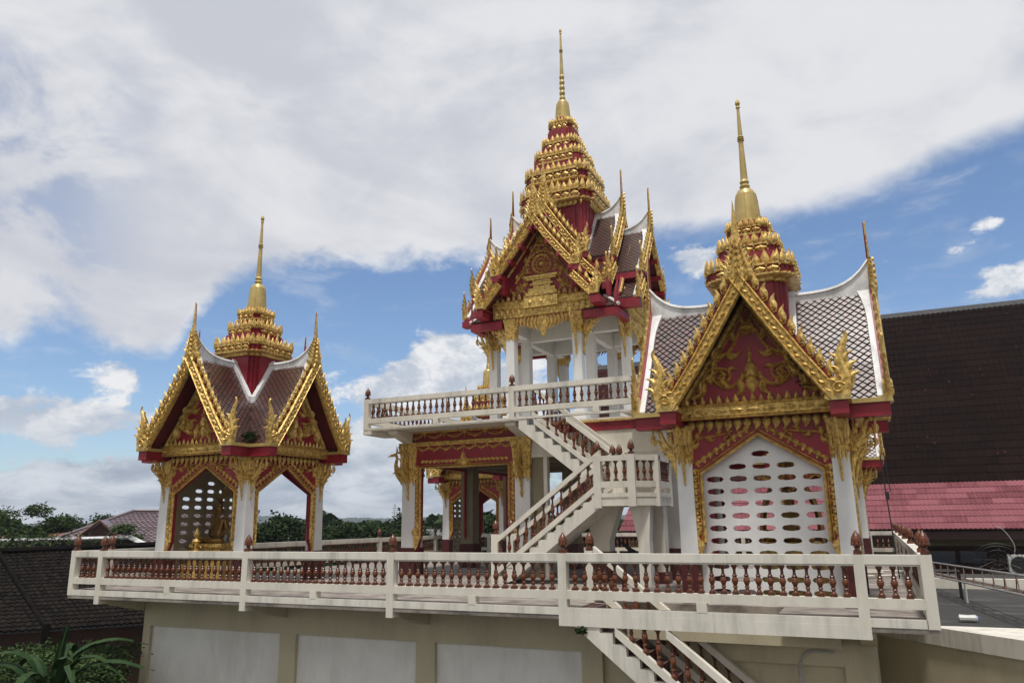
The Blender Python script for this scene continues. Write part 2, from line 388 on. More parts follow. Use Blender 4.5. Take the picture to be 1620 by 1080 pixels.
def tiles(mb, base, gapm, zf, t0, t1, y0, y1, size=.2, valley=True, gap=.77):
    """diamond tiles laid on both slopes; y0 (outer) < y1 (inner)"""
    n = 40; L = [0]; ts = [t0+(t1-t0)*i/n for i in range(n+1)]
    for i in range(n): L.append(L[-1]+math.hypot(ts[i+1]-ts[i], zf(ts[i+1])-zf(ts[i])))
    def at(s):
        s = min(max(s,0),L[-1])
        for i in range(n):
            if s <= L[i+1]+1e-9:
                f = (s-L[i])/max(L[i+1]-L[i],1e-9); t = ts[i]+(ts[i+1]-ts[i])*f; break
        e = .01; sl = (zf(min(t+e,t1))-zf(max(t-e,t0)))/(min(t+e,t1)-max(t-e,t0)); l = math.hypot(1,sl)
        return t, zf(t), -sl/l, 1/l
    h = size/2; rows = int(L[-1]/h)+1
    for sx in SIDES:
        for r in range(rows+1):
            s = r*h; m = int((y1-y0)/size)+2
            for k in range(m):
                y = y0+h*(r%2)+k*size
                if y > y1: continue
                t,z,nx,nz = at(s)
                if valley and abs(y) < t+.02: continue
                jit = random.uniform(.0,.012); q = []
                for (dy,ds,lift) in ((0,-h*gap,.010),(h*gap,0,.017),(0,h*gap,.024),(-h*gap,0,.017)):
                    tt,zz,ax,az = at(s+ds); yy = min(max(y+dy,y0),y1); lf = lift+jit
                    q.append((sx*(tt+ax*lf), yy, zz+az*lf))
                mb.add(q, [(0,1,2,3) if sx > 0 else (3,2,1,0)], random.random())
    # roof deck below the tiles
    pts = [(t,zf(t)) for t in ts[::5]]
    for sx in SIDES:
        base.prism([(sx*t,z-.02) for t,z in pts]+[(sx*t,z-.12) for t,z in pts[::-1]], y0, y1)
    for sx in SIDES:
        for (ta,za),(tb2,zb) in zip(pts[:-1],pts[1:]):
            ya,yb2 = (min(y1,-ta),min(y1,-tb2)) if valley else (y1,y1)
            if yb2 <= y0: continue
            q = [(sx*ta,y0,za),(sx*ta,ya,za),(sx*tb2,yb2,zb),(sx*tb2,y0,zb)]
            gapm.add(q,[(0,1,2,3)])

def roof_arm(par, k, d, yin, P, t0=0., crest=.27, ridge_up=.55, white=True, size=.17, valley=True, finial=1.6, foot=1.05, ridge=True, neck=None, foot_z=0., crestL=.3):
    """one gabled arm facing local -y, turned by k quarter turns"""
    rz = k*pi/2; zf = prof_fn(P); t1 = P[-1][0]; tm = t1
    base = MB(); til = MB(); gp = MB(); tiles(til, base, gp, zf, t0, t1, -d+.02, -yin, size, valley)
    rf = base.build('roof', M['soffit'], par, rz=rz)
    til.build('roof_tiles', M['tile'], rf, fix=False); gp.build('tile_bed', M['tilegap'], rf, fix=False)
    w = MB()
    if ridge:
        n = 14; top = []; bot = []
        for i in range(n+1):
            y = -d-.02+(d-yin)*i/n; q = max(0,(-y-(d-1.15))/1.15)
            z = zf(0)+.09+ridge_up*(.12*q+.88*q**3.2)
            top.append((y,z)); bot.append((y,zf(0)-.12))
        w.prismx(top+bot[::-1], -.075, .075)
        for i in range(n):
            (ya,za),(yb,zb) = top[i],top[i+1]; w.add([(-.11,ya,za-.03),(.11,ya,za-.03),(.11,yb,zb-.03),(-.11,yb,zb-.03),(-.09,ya,za+.03),(.09,ya,za+.03),(.09,yb,zb+.03),(-.09,yb,zb+.03)],[(0,3,2,1),(4,5,6,7),(0,1,5,4),(1,2,6,5),(2,3,7,6),(3,0,4,7)])
    if white:
        # verge strip inside the bargeboard (widening to the ridge)
        m = 10; sl = [(t0+(t1+.02-t0)*i/m) for i in range(m+1)]
        for sx in SIDES:
            for i in range(m):
                ta,tb_ = sl[i],sl[i+1]; za,zb = zf(ta),zf(tb_)
                wa = .13+.15*max(0,1-ta/.5)**2*(1 if ridge else 0); wb = .13+.15*max(0,1-tb_/.5)**2*(1 if ridge else 0)
                w.add([(sx*ta,-d,za+.0),(sx*ta,-d+wa,za),(sx*tb_,-d+wb,zb),(sx*tb_,-d,zb),(sx*(ta+.03),-d,za+.075),(sx*(ta+.03),-d+wa,za+.075),(sx*(tb_+.03),-d+wb,zb+.075),(sx*(tb_+.03),-d,zb+.075)],
                      [(0,1,2,3),(4,7,6,5),(0,4,5,1),(1,5,6,2),(2,6,7,3),(3,7,4,0)])
        if neck:
            for sx in SIDES:
                pts = [(neck*i/6, zf(neck*i/6)) for i in range(7)]
                w.prism([(sx*t,z+.2) for t,z in pts]+[(sx*t,z-.05) for t,z in pts[::-1]], -neck-.14, -neck+.02)
    if w.v: w.build('white_ridge', M['ridge'], rf)
    # bargeboard
    g = MB(); m = 12; line = [(t0+(t1+.0-t0)*i/m, zf(t0+(t1-t0)*i/m)+.06) for i in range(m+1)]
    off = []
    for i,(t,z) in enumerate(line):
        a = line[max(i-1,0)]; c = line[min(i+1,m)]; l = math.hypot(c[0]-a[0],c[1]-a[1]); nx,nz = (c[1]-a[1])/l, -(c[0]-a[0])/l
        off.append((nx,nz))
    Wd = .25
    def side():
        inn = [(max(t+nx*Wd,0.), (z+nz*Wd) if t+nx*Wd >= 0 else z+nz*Wd+(t+nx*Wd)*1.57) for (t,z),(nx,nz) in zip(line,off)]
        for i in range(m):
            a,c = line[i],line[i+1]; e,f = inn[i+1],inn[i]
            g.prism([a,c,e,f], -d-.09, -d)
        for q,wd,hh in ((.1,.03,.04),(.9,.028,.05),(.5,.0,.0)):
            if wd: g.rib([(t+nx*Wd*q,z+nz*Wd*q) for (t,z),(nx,nz) in zip(line,off)], [wd]*(m+1), hh, -d-.09)
        # leaf chain along the board
        Ltot = sum(math.hypot(line[i+1][0]-line[i][0],line[i+1][1]-line[i][1]) for i in range(m)); nn = int(Ltot/.11)
        for j in range(nn):
            f = (j+.5)/nn*m; i = min(int(f),m-1); fr = f-i
            t = line[i][0]+(line[i+1][0]-line[i][0])*fr+off[i][0]*Wd*.5; z = line[i][1]+(line[i+1][1]-line[i][1])*fr+off[i][1]*Wd*.5
            a = math.atan2(line[i][1]-line[i+1][1], line[i][0]-line[i+1][0])
            if t > .03: g.flame(t+.04, z-.05, .15, a+(.35 if j%2 else -.35), .2, .04, .045, -d-.09)
        nn = max(2,int(Ltot/crest))
        for j in range(nn):
            f = (j+.6)/nn*m; i = min(int(f),m-1); fr = f-i
            t = line[i][0]+(line[i+1][0]-line[i][0])*fr; z = line[i][1]+(line[i+1][1]-line[i][1])*fr
            nx,nz = off[i]; R = .08
            cx,cz = t-nx*R*.9, z-nz*R*.9
            g.scroll(cx, cz, R, -1.9, 1, -d-.05, .05, 1.1, 0, True, 8)
            g.flame(cx-nx*.03+.015, cz-nz*.03, crestL, 1.72, .22, .075, .055, -d-.05, True)
        # foot: flame-shaped serpent tail turning up
        if foot:
            fx, fz = line[-1]; fx += .02; fz += foot_z
            s = foot
            g.prism([(fx-.3*s,fz-.12),(fx+.12*s,fz-.12),(fx+.16*s,fz+.2*s),(fx+.0,fz+.3*s),(fx-.26*s,fz+.2*s)], -d-.12, -d+.02)
            g.scroll(fx-.05*s, fz+.06*s, .12*s, .5, 1, -d-.12, .05)
            g.rib(cr([(fx-.04*s,fz+.0),(fx+.1*s,fz+.25*s),(fx+.03*s,fz+.55*s),(fx+.07*s,fz+.8*s),(fx+.15*s,fz+1.0*s),(fx+.12*s,fz+1.12*s)],3),
                  [s*q for q in (.15,.15,.15,.14,.13,.12,.11,.1,.085,.07,.06,.05,.04,.03,.02,.004)], .07, -d-.05, True)
            for q,(ax,az,aa) in enumerate(((.16,.18,.9),(.14,.36,1.0),(.1,.52,1.2),(-.02,.3,2.1),(-.04,.5,1.9))):
                g.flame(fx+ax*s, fz+az*s, .24*s, aa, .3 if q < 3 else -.3, .06*s, .05, -d-.06, True)
    g.mirrored(side)
    bb = g.build('bargeboard', M['gold'], par, rz=rz)
    rb = MB()   # red backing that shows behind the crest flames
    rb.mirrored(lambda: [rb.prism([(line[i][0]-off[i][0]*.09,line[i][1]-off[i][1]*.09),(line[i+1][0]-off[i+1][0]*.09,line[i+1][1]-off[i+1][1]*.09),line[i+1],line[i]], -d-.03, -d+.012) for i in range(m)])
    rb.build('red_backing', M['red'], bb)
    if finial:
        g = MB(); z0 = zf(0)-.12; y = -d-.05; f = finial
        g.rib([(0,z0-.1),(0,z0+.1),(0,z0+.3*f*.6),(0,z0+.42*f),(0,z0+.6*f),(0,z0+.8*f),(0,z0+f*1.06)], [.12,.25,.2,.135,.08,.045,.006], .06, y, True)
        def sd():
            for j in range(6):
                zz = z0+.02+j*.085*f; sc = 1-j*.13
                g.scroll(.15*sc, zz, .07*sc, -1.2, 1, y, .05, 1, 0, True, 8)
                g.flame(.22*sc, zz+.02, .36*sc, 1.42, .25, .09*sc, .07, y, True)
                g.flame(.03, zz+.08, .2*sc, 1.75, 0, .05*sc, .05, y-.07)
        g.mirrored(sd)
        g.build('finial', M['gold'], bb)
        rb = MB(); rb.rib([(0,z0),(0,z0+.3*f),(0,z0+.6*f),(0,z0+.85*f),(0,z0+1.04*f)], [.2,.12,.055,.03,.004], .035, y+.03, True)
        rb.build('finial_back', M['red'], bb)
    return rf

def leafrow(g, x0, x1, z, n, L, y, down=False, alt=True, W=.3, h=.05):
    for i in range(n):
        x = x0+(x1-x0)*(i+.5)/n; s = L*(1 if (i%2 == 0 or not alt) else .8)
        g.flame(x, z, s, -pi/2 if down else pi/2, .0 if not down else .12, min(s*W,(x1-x0)/n*.46), h, y)
        if not down: g.flame(x, z, s*.55, pi/2, 0, s*.13, h*1.5, y)

def beam_relief(g, x0, x1, z0, z1, y, n):
    """gold beam front: mouldings, lozenge chain"""
    H = z1-z0
    g.box(x0,x1,y,y+.1,z0,z1)
    for q in (.03,.16,.84,.97): g.rib([(x0,z0+H*q),((x0+x1)/2,z0+H*q),(x1,z0+H*q)],[H*.05]*3,.035,y)
    for i in range(n):
        x = x0+(x1-x0)*(i+.5)/n; w = (x1-x0)/n*.44
        g.rib([(x-w,z0+H*.5),(x-w*.6,z0+H*.5),(x,z0+H*.5),(x+w*.6,z0+H*.5),(x+w,z0+H*.5)],[.01,H*.17,H*.25,H*.17,.01],.035,y)
        g.dome(x, z0+H*.5, H*.12, .055, y)

def capital(g, x, y, z0, z1, w):
    """lotus capital: hanging leaves, collar, fluted bell"""
    H = z1-z0
    def sq(h,z,n=.012): return [(x+a*h,y+b_*h,z) for a,b_ in ((-1,-1),(0,-1.03),(1,-1),(1.03,0),(1,1),(0,1.03),(-1,1),(-1.03,0))]
    g.loft([sq(w*1.02,z0+H*.26),sq(w*1.12,z0+H*.29),sq(w*1.12,z0+H*.33),sq(w*1.04,z0+H*.35),sq(w*1.04,z0+H*.4),sq(w*1.16,z0+H*.42),sq(w*1.1,z0+H*.46),sq(w*1.08,z0+H*.5),sq(w*1.22,z0+H*.8),sq(w*1.4,z0+H*.97),sq(w*1.38,z1)])
    for k in range(4):
        m = g.M.copy()
        g.M = m @ Matrix.Translation((x,y,0)) @ Matrix.Rotation(k*pi/2,4,'Z')
        for i in range(4):
            xx = -w+2*w*(i+.5)/4
            g.flame(xx, z0+H*.28, H*(.24 if i%2 else .17), -pi/2, 0, w*.27, .025, -w*1.0)
            g.rib([(xx,z0+H*.45),(xx*1.1,z0+H*.7),(xx*1.25,z0+H*.9),(xx*1.3,z1+H*.02)],[w*.14,w*.2,w*.24,w*.1],.035,-w*1.12)
        g.M = m

def bracket_mesh(s=1.):
    """S-curved serpent eave bracket; lies in the x,z plane, springs from x=0 out to +x and up; origin at its foot"""
    g = MB()
    g.rib(cr([(0,-.02),(.03,.2),(.07,.42),(.12,.6),(.24,.78),(.3,.95),(.36,1.1),(.47,1.14),(.5,1.04),(.44,.97)],3),
          [q*.78 for q in (.012,.025,.035,.045,.06,.07,.085,.1,.11,.12,.12,.11,.1,.09,.08,.07,.065,.06,.055,.05,.045,.04,.035,.03,.03,.025,.02,.01)], .06, 0, True)
    for (x,z,L,a,c) in ((.14,.5,.22,.7,.3),(.24,.66,.24,.6,.3),(.33,.82,.2,.4,.3),(.06,.62,.3,1.5,.2),(.1,.8,.3,1.5,-.2),(.17,.95,.2,1.4,.2),(.06,.3,.16,.9,.3),(.47,1.02,.28,-1.5,.3),(.4,.95,.18,-1.7,.2)):
        g.flame(x,z,L*.85,a,c,L*.2,.045,0,True)
    g.scroll(.09,.56,.07,0,1,-.05,.03,1.1,0); g.scroll(.16,.72,.08,1,1,-.05,.03,1.1,0)
    g.flame(.0,.12,.18,-pi/2+.05,0,.04,.035,0,True)
    return g.mesh('eave_bracket', M['gold'])
BRK = bracket_mesh()

def bell_spire(par, zb, s, rings=0):
    """octagonal bell and ringed spire; zb = base of bell, s = (bell r, bell h, spire top)"""
    r, h, top = s
    g = MB(); g.lathe([(r*1.12,zb-.05),(r*1.12,zb),(r,zb+.02),(r*.93,zb+h*.3),(r*.86,zb+h*.62),(r*.78,zb+h*.82),(r*.6,zb+h*.95),(r*.3,zb+h)], n=24)
    for i in range(12):
        a = 2*pi*i/12
        g.M = Matrix.Rotation(a,4,'Z'); g.tube([(r*1.0,0,zb+.02),(r*.93,0,zb+h*.3),(r*.86,0,zb+h*.62),(r*.77,0,zb+h*.83)], r*.035, 5)
    g.M = Matrix.Identity(4)
    g.build('bell', M['smoothgold'], par, smooth=False)
    z0 = zb+h; H = top-z0; pr = [(r*.3,z0-.01)]
    q = r*.36
    if rings:
        zz = z0
        for i in range(rings):
            rr = q*(1-.035*i); dz = H*.36/rings
            pr += [(rr*.82,zz),(rr*1.08,zz+dz*.25),(rr*1.08,zz+dz*.5),(rr*.8,zz+dz*.75)]; zz += dz
        q *= .72; zs = zz
    else:
        pr += [(q*.9,z0),(q*1.15,z0+H*.03),(q*.8,z0+H*.05),(q*1.05,z0+H*.075),(q*.8,z0+H*.1)]; zs = z0+H*.1; q *= .84
    zm = zs+(top-zs)*.5
    pr += [(q*.95,zs+.01),(q*.62,zm-.08),(q*.9,zm-.06),(q*.6,zm-.04),(q*.92,zm-.01),(q*.6,zm+.02),(q*.85,zm+.04),(q*.6,zm+.07),
           (q*.36,top-.27),(q*.62,top-.25),(q*.4,top-.21),(q*.68,top-.14),(q*.5,top-.07),(.004,top)]
    g = MB(); g.lathe(pr, n=14); g.build('spire', M['smoothgold'], par)

# ---- small pavilion
ZP = [(0,6.42),(.3,5.93),(.7,5.27),(1.1,4.64),(1.66,3.84)]
def lattice(mb, y, hx=1.26, cw=.47, ch=.245, zc0=.1):
    cols = 5; rows = int(3.2/ch)
    for r in range(rows):
        for c in range(-3,4):
            x0 = (c-.5)*cw; x1 = x0+cw; z0 = zc0+r*ch; z1 = z0+ch; xc = (x0+x1)/2; zc = (z0+z1)/2
            hole = zc < 3.1 and abs(c) <= (0 if zc > 2.72 else 1 if zc > 2.5 else 2)
            O = [(x0,z0),(xc,z0),(x1,z0),(x1,zc),(x1,z1),(xc,z1),(x0,z1),(x0,zc)]
            if not hole:
                mb.prism([O[0],O[2],O[4],O[6]], y, y+.1); continue
            a, bb = .18, .062
            I = [(xc-a*.8,zc-bb*.72),(xc,zc-bb),(xc+a*.8,zc-bb*.72),(xc+a,zc),(xc+a*.8,zc+bb*.72),(xc,zc+bb),(xc-a*.8,zc+bb*.72),(xc-a,zc)]
            vs = [(p[0],y,p[1]) for p in O+I]+[(p[0],y+.1,p[1]) for p in O+I]; fs = []
            for i in range(8):
                j = (i+1)%8
                fs += [(i,j,8+j,8+i),(16+i,24+i,24+j,16+j),(8+i,8+j,24+j,24+i)]
            mb.add(vs, fs)
    mb.box(-1.6,1.6,y,y+.1,0,.1)

def arch_face(par, k, panel):
    rz = k*pi/2; y = -1.60
    inner = [(1.32,.72),(1.27,1.0),(1.18,1.18),(1.18,2.55),(0,3.3)]
    r = MB()
    def half():
        r.prism([(1.32,.72),(1.42,.72),(1.42,1.18),(1.18,1.18),(1.27,1.0)], y, y+.14)
        r.prism([(1.18,1.18),(1.42,1.18),(1.42,2.55),(1.18,2.55)], y, y+.14)
        r.prism([(1.18,2.55),(1.42,2.55),(1.42,3.64),(0,3.64),(0,3.3)], y, y+.14)
    r.mirrored(half)
    fr = r.build('arch_frame', M['red'], par, rz=rz)
    g = MB()
    def gh():
        g.rib(inner[2:],[.035]*3,.06,y); g.rib([(a+.055,c+.04) for a,c in inner[2:4]]+[(0.02,3.385)],[.018]*3,.04,y)
        for i in range(9):      # leg leaves
            z = 1.45+i*.135; g.flame(1.33,z,.16,2.25,-.4,.058,.06,y); g.dome(1.3,z+.02,.036,.07,y)
        for i in range(9):      # rising band leaves
            f = (i+.6)/9.3; x = 1.18*(1-f); z = 2.55+.75*f
            g.flame(x+.15,z+.12,.16,2.45,-.35,.055,.06,y); g.dome(x+.11,z+.1,.032,.06,y)
        # spandrel scrolls
        g.vine([(1.35,2.76),(1.34,3.0),(1.28,3.2),(1.1,3.28),(.85,3.3),(.62,3.34)], .036, y, .09, .24, 2)
        # foot
        g.box(1.2,1.46,y-.05,y+.02,1.1,1.18); g.box(1.22,1.44,y-.035,y+.02,1.18,1.22)
        g.prism([(1.2,1.1),(1.45,1.1),(1.42,.9),(1.4,.75),(1.33,.7),(1.27,.95)], y-.03, y+.02)
        g.dome(1.34,.98,.05,.04,y-.03); g.dome(1.36,.82,.035,.04,y-.03)
        g.rib(cr([(1.3,1.2),(1.38,1.32),(1.28,1.42),(1.33,1.56),(1.3,1.68)],3),[.03,.05,.06,.07,.07,.065,.055,.05,.045,.035,.03,.02,.01],.05,y)
    g.mirrored(gh)
    leafrow(g, -1.42, 1.42, 3.62, 15, .25, y-.03, True, False, .34)
    g.build('gilded_trim', M['gold'], fr)
    if panel:
        l = MB(); lattice(l, y+.15); l.build('lattice_panel', M['white'] if k == 0 else M['shadecream'], par, rz=rz)

def pediment(par, k):
    rz = k*pi/2; y = -1.80
    r = MB(); r.prism([(-1.5,3.62),(1.5,3.62),(1.42,3.98),(0,6.15),(-1.42,3.98)], y, y+.06)
    pd = r.build('pediment', M['red'], par, rz=rz)
    g = MB(); beam_relief(g, -1.5, 1.5, 3.62, 3.92, y-.12, 9)
    leafrow(g, -1.42, 1.42, 3.91, 17, .2, y-.06, False, True, .3)
    def gh():
        g.rib([(1.44,3.95),(.66,5.04),(0,6.06)],[.075]*3,.08,y); g.rib([(1.3,3.98),(.6,4.96),(0,5.86)],[.022]*3,.06,y)
        g.vine([(.14,4.5),(.28,4.32),(.5,4.24),(.7,4.34)], .055, y, .13, .38, 2)
        g.vine([(1.22,4.06),(.98,4.2),(.93,4.5),(.76,4.66),(.52,4.64)], .06, y, .13, .40, 2)
        g.vine([(.92,4.72),(.68,4.86),(.42,4.98),(.26,5.2),(.12,5.5)], .058, y, .13, .38, 2)
    g.mirrored(gh)
    # small kneeling figure on a lotus bud
    g.flame(0,4.42,.36,-pi/2,0,.12,.09,y); g.rib([(-.16,4.46),(0,4.43),(.16,4.46)],[.03,.05,.03],.1,y)
    g.rib([(0,4.46),(0,4.56),(0,4.66),(0,4.72)],[.13,.12,.1,.05],.12,y); g.dome(0,4.76,.055,.11,y)
    g.flame(0,4.79,.3,pi/2,0,.05,.07,y); g.flame(-.12,4.52,.2,1.2,-.3,.04,.09,y); g.flame(.12,4.52,.2,1.94,.3,.04,.09,y)
    g.build('gilded_relief', M['gold'], pd)

def make_pavilion(loc, label, panels, name='pavilion', rnd=0):
    t = empty(name, (*loc,0), label, 'pavilion')
    for k in range(4):
        pediment(t, k); arch_face(t, k, k in panels)
        roof_arm(t, k, 2.4, .02, ZP, neck=.74, finial=1.62)
        for sx in (1,-1):
            e = MB(); e2 = MB(); x0,x1 = sorted((sx*1.44,sx*1.76))
            e.box(x0,x1,-2.47,-1.5,3.5,3.75); x0,x1 = sorted((sx*1.40,sx*1.82)); e2.box(x0,x1,-2.52,-1.46,3.752,3.84)
            ev = e.build('eave', M['red'], t, rz=k*pi/2); e2.build('eave_cap', M['smoothgold'], ev)
        c = MB()
        x=y=-1.5
        c.loft([[(x+a*w,y+b_*w,z) for a,b_ in ((-1,-1),(1,-1),(1,1),(-1,1))] for w,z in ((.175,.85),(.15,3.55))])
        c = c.build('column', M['white'], t, rz=k*pi/2)
        q = MB(); q.box(-1.69,-1.31,-1.69,-1.31,0,.85); q.build('base', M['darkred'], c)
        q = MB(); capital(q, -1.5, -1.5, 2.62, 3.52, .15); q.build('capital', M['gold'], c)
        o = link('eave_bracket', BRK, t); o.rotation_euler = (0,0,k*pi/2+pi); o.location = Matrix.Rotation(k*pi/2,3,'Z') @ Vector((-1.67,-1.5,2.36))
        o = link('eave_bracket', BRK, t); o.rotation_euler = (0,0,k*pi/2-pi/2); o.location = Matrix.Rotation(k*pi/2,3,'Z') @ Vector((-1.5,-1.67,2.36))
    c = MB(); c.box(-1.55,1.55,-1.55,1.55,3.58,3.64); c.build('ceiling', M['shadecream'], t)
    n = MB()
    n.loft([[(x,y,z) for x,y in redent(s,.12)] for s,z in ((.74,4.3),(.74,6.95))]); nk = n.build('roof_neck', M['red'], t)
    rr = MB()
    for h,z0,z1 in ((.7,6.95,7.45),(.46,7.4,7.95),(.36,7.8,8.35)): rr.loft([[(x,y,z) for x,y in redent(h,.1)] for z in (z0,z1)])
    rr.build('crown_core', M['red'], nk)
    for h,z0,z1,nn,nt,an in ((.98,6.83,7.08,7,.15,.3),(.69,7.43,7.66,5,.12,.27),(.47,7.98,8.18,5,.08,.2)):
        g = MB(); rb_ = MB(); tier(rb_, g, h, z0, z1, nn, nt, an); ct_ = g.build('crown_tier', M['gold'], t); rb_.build('red_band', M['red'], ct_)
    bell_spire(t, 8.4, (.30,.86,11.66))
    return t

RPc, LPc = (-2.0,17.75), (-17.44,18.2)
rp = make_pavilion(RPc, 'largest golden pavilion at the right, its arch filled by a white pierced wall', (0,))
lp = make_pavilion(LPc, 'small golden pavilion at the left end of the terrace, two gables showing', (3,))
bl = copy_tree(lp); bl.location = (-17.2,34.45,0); bl['label'] = 'far golden pavilion seen through the lower hall, only its arches and corner bracket showing'
br = copy_tree(rp); br.location = (-2.0,34.4,0); br.rotation_euler.z = pi/2; br['label'] = 'pavilion hidden behind the large right one, glimpsed through the holes of its pierced wall'

# ------------------------------------------------------------------ lower hall and upper deck
DZ = 4.66
hall = empty('temple_hall', (HX,HY,0), 'open two storey temple hall with gold framed bay and cream cantilevered upper deck', 'temple')
def H(b, name, m, par=None, **k):
    o = b.build(name, m, par or hall, **k)
    if par is None: o.location = (-HX,-HY,0)
    return o
cx = (-13.95,-9.83,-5.25); cy = (22.22,26.3,30.0)
for i,x in enumerate(cx):
    for j,y in enumerate(cy):
        b = MB(); b.box(x-.25,x+.25,y-.25,y+.25,.85,4.1); o = H(b,'column',M['white'] if j == 0 else M['shadecream'])
        b = MB(); b.box(x-.29,x+.29,y-.29,y+.29,0,.85); H(b,'base',M['darkred'],o)
        if j == 0 and i < 2:
            b = MB(); capital(b, x, y, 2.75, 4.15, .26); H(b,'capital',M['gold'],o)
b = MB()  # beams and soffit
b.box(-14.2,-5.0,22.0,22.44,3.62,4.1) if False else None
b.box(-14.15,-5.05,22.02,30.2,3.98,4.05)
for y in cy: b.box(-13.7,-5.5,y-.18,y+.18,3.6,3.98)
for x in cx: b.box(x-.18,x+.18,22.44,29.8,3.62,3.98)
b.box(-9.55,-9.12,22.1,22.4,0,3.98)
H(b,'ceiling_beams',M['shadecream'])
b = MB(); b.box(-9.55,-5.0,22.0,22.2,3.56,4.255); b.box(-9.12,-9.0,22.0,22.2,0,3.56)
b.box(-7.45,-5.0,22.03,22.2,2.2,3.6)
H(b,'cream_wall',M['cream'])
b = MB(); b.box(-14.2,-4.95,21.97,30.25,4.26,DZ-.082); fz = H(b,'red_frieze',M['red'])
b = MB(); b.box(-14.2,-9.55,21.95,22.02,3.62,4.2); o = H(b,'red_lintel',M['red'])
b = MB(); yb = 21.95
def swags(g, x0, x1, z, n, s, y):
    for i in range(n):
        a = x0+(x1-x0)*i/n; c = x0+(x1-x0)*(i+1)/n; w = c-a
        g.rib([(a+w*t, z-s*sin(pi*t)**.8) for t in [j/8 for j in range(9)]], [.012,.02,.026,.03,.032,.03,.026,.02,.012], .04, y)
        g.rib([(a+w*t, z-s*.55*sin(pi*t)**.8) for t in [j/6 for j in range(7)]], [.01]*7, .025, y)
        g.flame(a, z, s*1.15, -pi/2, 0, .028, .04, y); g.dome(a, z, .03, .04, y)
        g.flame((a+c)/2, z-s, .09, -pi/2, 0, .02, .03, y)
yy = 21.97
b.box(-14.2,-4.95,yy-.05,yy,DZ-.14,DZ-.083)
swags(b, -14.1, -9.6, DZ-.13, 6, .16, yy)
g_y = 21.9
b.box(-14.3,-9.5,g_y-.04,22.03,4.16,4.23); b.box(-14.24,-9.54,g_y,22.03,4.1,4.16)
for i in range(60): b.dome(-14.2+4.62*i/59, 4.19, .022, .03, g_y-.03)
swags(b, -13.62, -10.14, 4.08, 8, .12, 21.95)
H(b,'gilded_swags',M['gold'],fz)
# square gold door frame of the open bay
fr = MB(); fx0, fx1, fzt = -13.52, -10.26, 3.42
fr.box(-13.7,fx0,21.97,22.2,1.2,3.64); fr.box(fx1,-10.08,21.97,22.2,1.2,3.64); fr.box(-13.7,-10.08,21.98,22.2,fzt,3.64)
fr.prism([(-13.7,1.2),(-13.52,1.2),(-13.66,.75),(-13.7,.7)],21.97,22.2); fr.prism([(-10.08,1.2),(-10.26,1.2),(-10.12,.75),(-10.08,.7)],21.97,22.2)
fo = H(fr,'door_frame',M['red'])
g = MB(); mid = (fx0+fx1)/2
for sx in (1,-1):
    g.M = Matrix.Translation((mid,0,0)) @ Matrix.Diagonal((sx,1,1,1)); hw = (fx1-fx0)/2
    g.rib([(hw-.02,1.1),(hw-.02,fzt-.02),(0,fzt-.02)],[.045,.045,.045],.07,21.97); g.rib([(hw+.06,1.15),(hw+.06,fzt+.05),(0,fzt+.05)],[.02]*3,.05,21.97)
    for i in range(13): 
        z = 1.55+i*.15; g.flame(hw+.12,z,.16,2.1,-.35,.05,.05,21.97); g.dome(hw+.12,z,.035,.05,21.97)
    for i in range(10):
        x = hw-.05-i*.155; g.flame(x,fzt+.13,.19,pi-.3,-.35,.06,.05,21.97); g.dome(x-.02,fzt+.16,.035,.05,21.97)
    g.rib(cr([(hw+.1,1.2),(hw+.2,1.35),(hw+.06,1.5),(hw+.14,1.7)],3),[.05,.08,.09,.1,.09,.08,.07,.05,.03,.01],.07,21.97)
    g.prism([(hw-.06,1.2),(hw+.2,1.2),(hw+.18,.95),(hw+.14,.78),(hw+.05,.9)],21.93,21.99); g.box(hw-.08,hw+.2,21.9,21.99,1.14,1.22)
g.M = Matrix.Translation((mid,0,0))
g.flame(0,fzt+.02,.5,pi/2,0,.12,.12,21.95); g.flame(0,fzt+.02,.3,.35,.3,.07,.08,21.95); g.flame(0,fzt+.02,.3,pi-.35,-.3,.07,.08,21.95)
g.M = Matrix.Identity(4)
H(g,'gilded_trim',M['gold'],fo)
# red side frame seen through the bay (left side opening)
for y0,y1 in ((22.5,26.05),(26.55,29.75)):
    b = MB(); b.box(-14.05,-13.98,y0,y0+.07,.9,3.6); b.box(-14.05,-13.98,y1-.07,y1,1.3,3.6); b.box(-14.05,-13.98,y0,y1,3.5,3.6)
    b.prismx([(y1-.09,1.3),(y1,1.3),(y1+.16,.8),(y1+.07,.8)],-14.05,-13.98)
    H(b,'side_frame',M['red'])
# swan headed brackets
def swan_mesh():
    g = MB()
    g.rib(cr([(0,0),(.03,.22),(.08,.45),(.2,.68),(.33,.85),(.4,1.05),(.36,1.25),(.4,1.38),(.5,1.4)],3),[.015,.03,.045,.06,.075,.09,.11,.13,.15,.16,.16,.15,.13,.11,.09,.08,.07,.065,.06,.055,.055,.06,.065,.05,.03],.08,0,True)
    g.flame(.44,1.38,.3,-.1,.1,.05,.05,0,True); g.flame(.38,1.4,.3,1.6,.1,.04,.04,0,True)
    for x,z,L,a in ((.12,.5,.3,1.3),(.2,.7,.4,1.7),(.15,.8,.5,1.45),(.1,.95,.45,1.6),(.28,.75,.25,.2),(.06,.3,.2,.8),(.0,.1,.25,-1.5)): g.flame(x,z,L,a,.2,L*.25,.06,0,True)
    g.scroll(.2,.75,.1,0,1,-.07,.03,1.1,1)
    return g.mesh('swan_bracket', M['gold'])
SW = swan_mesh()
for (x,y,a) in ((-14.22,22.2,pi),(-13.95,21.95,-pi/2),(-9.83,21.95,-pi/2)):
    link('swan_bracket', SW, hall, (x-HX,y-HY,2.5), a)
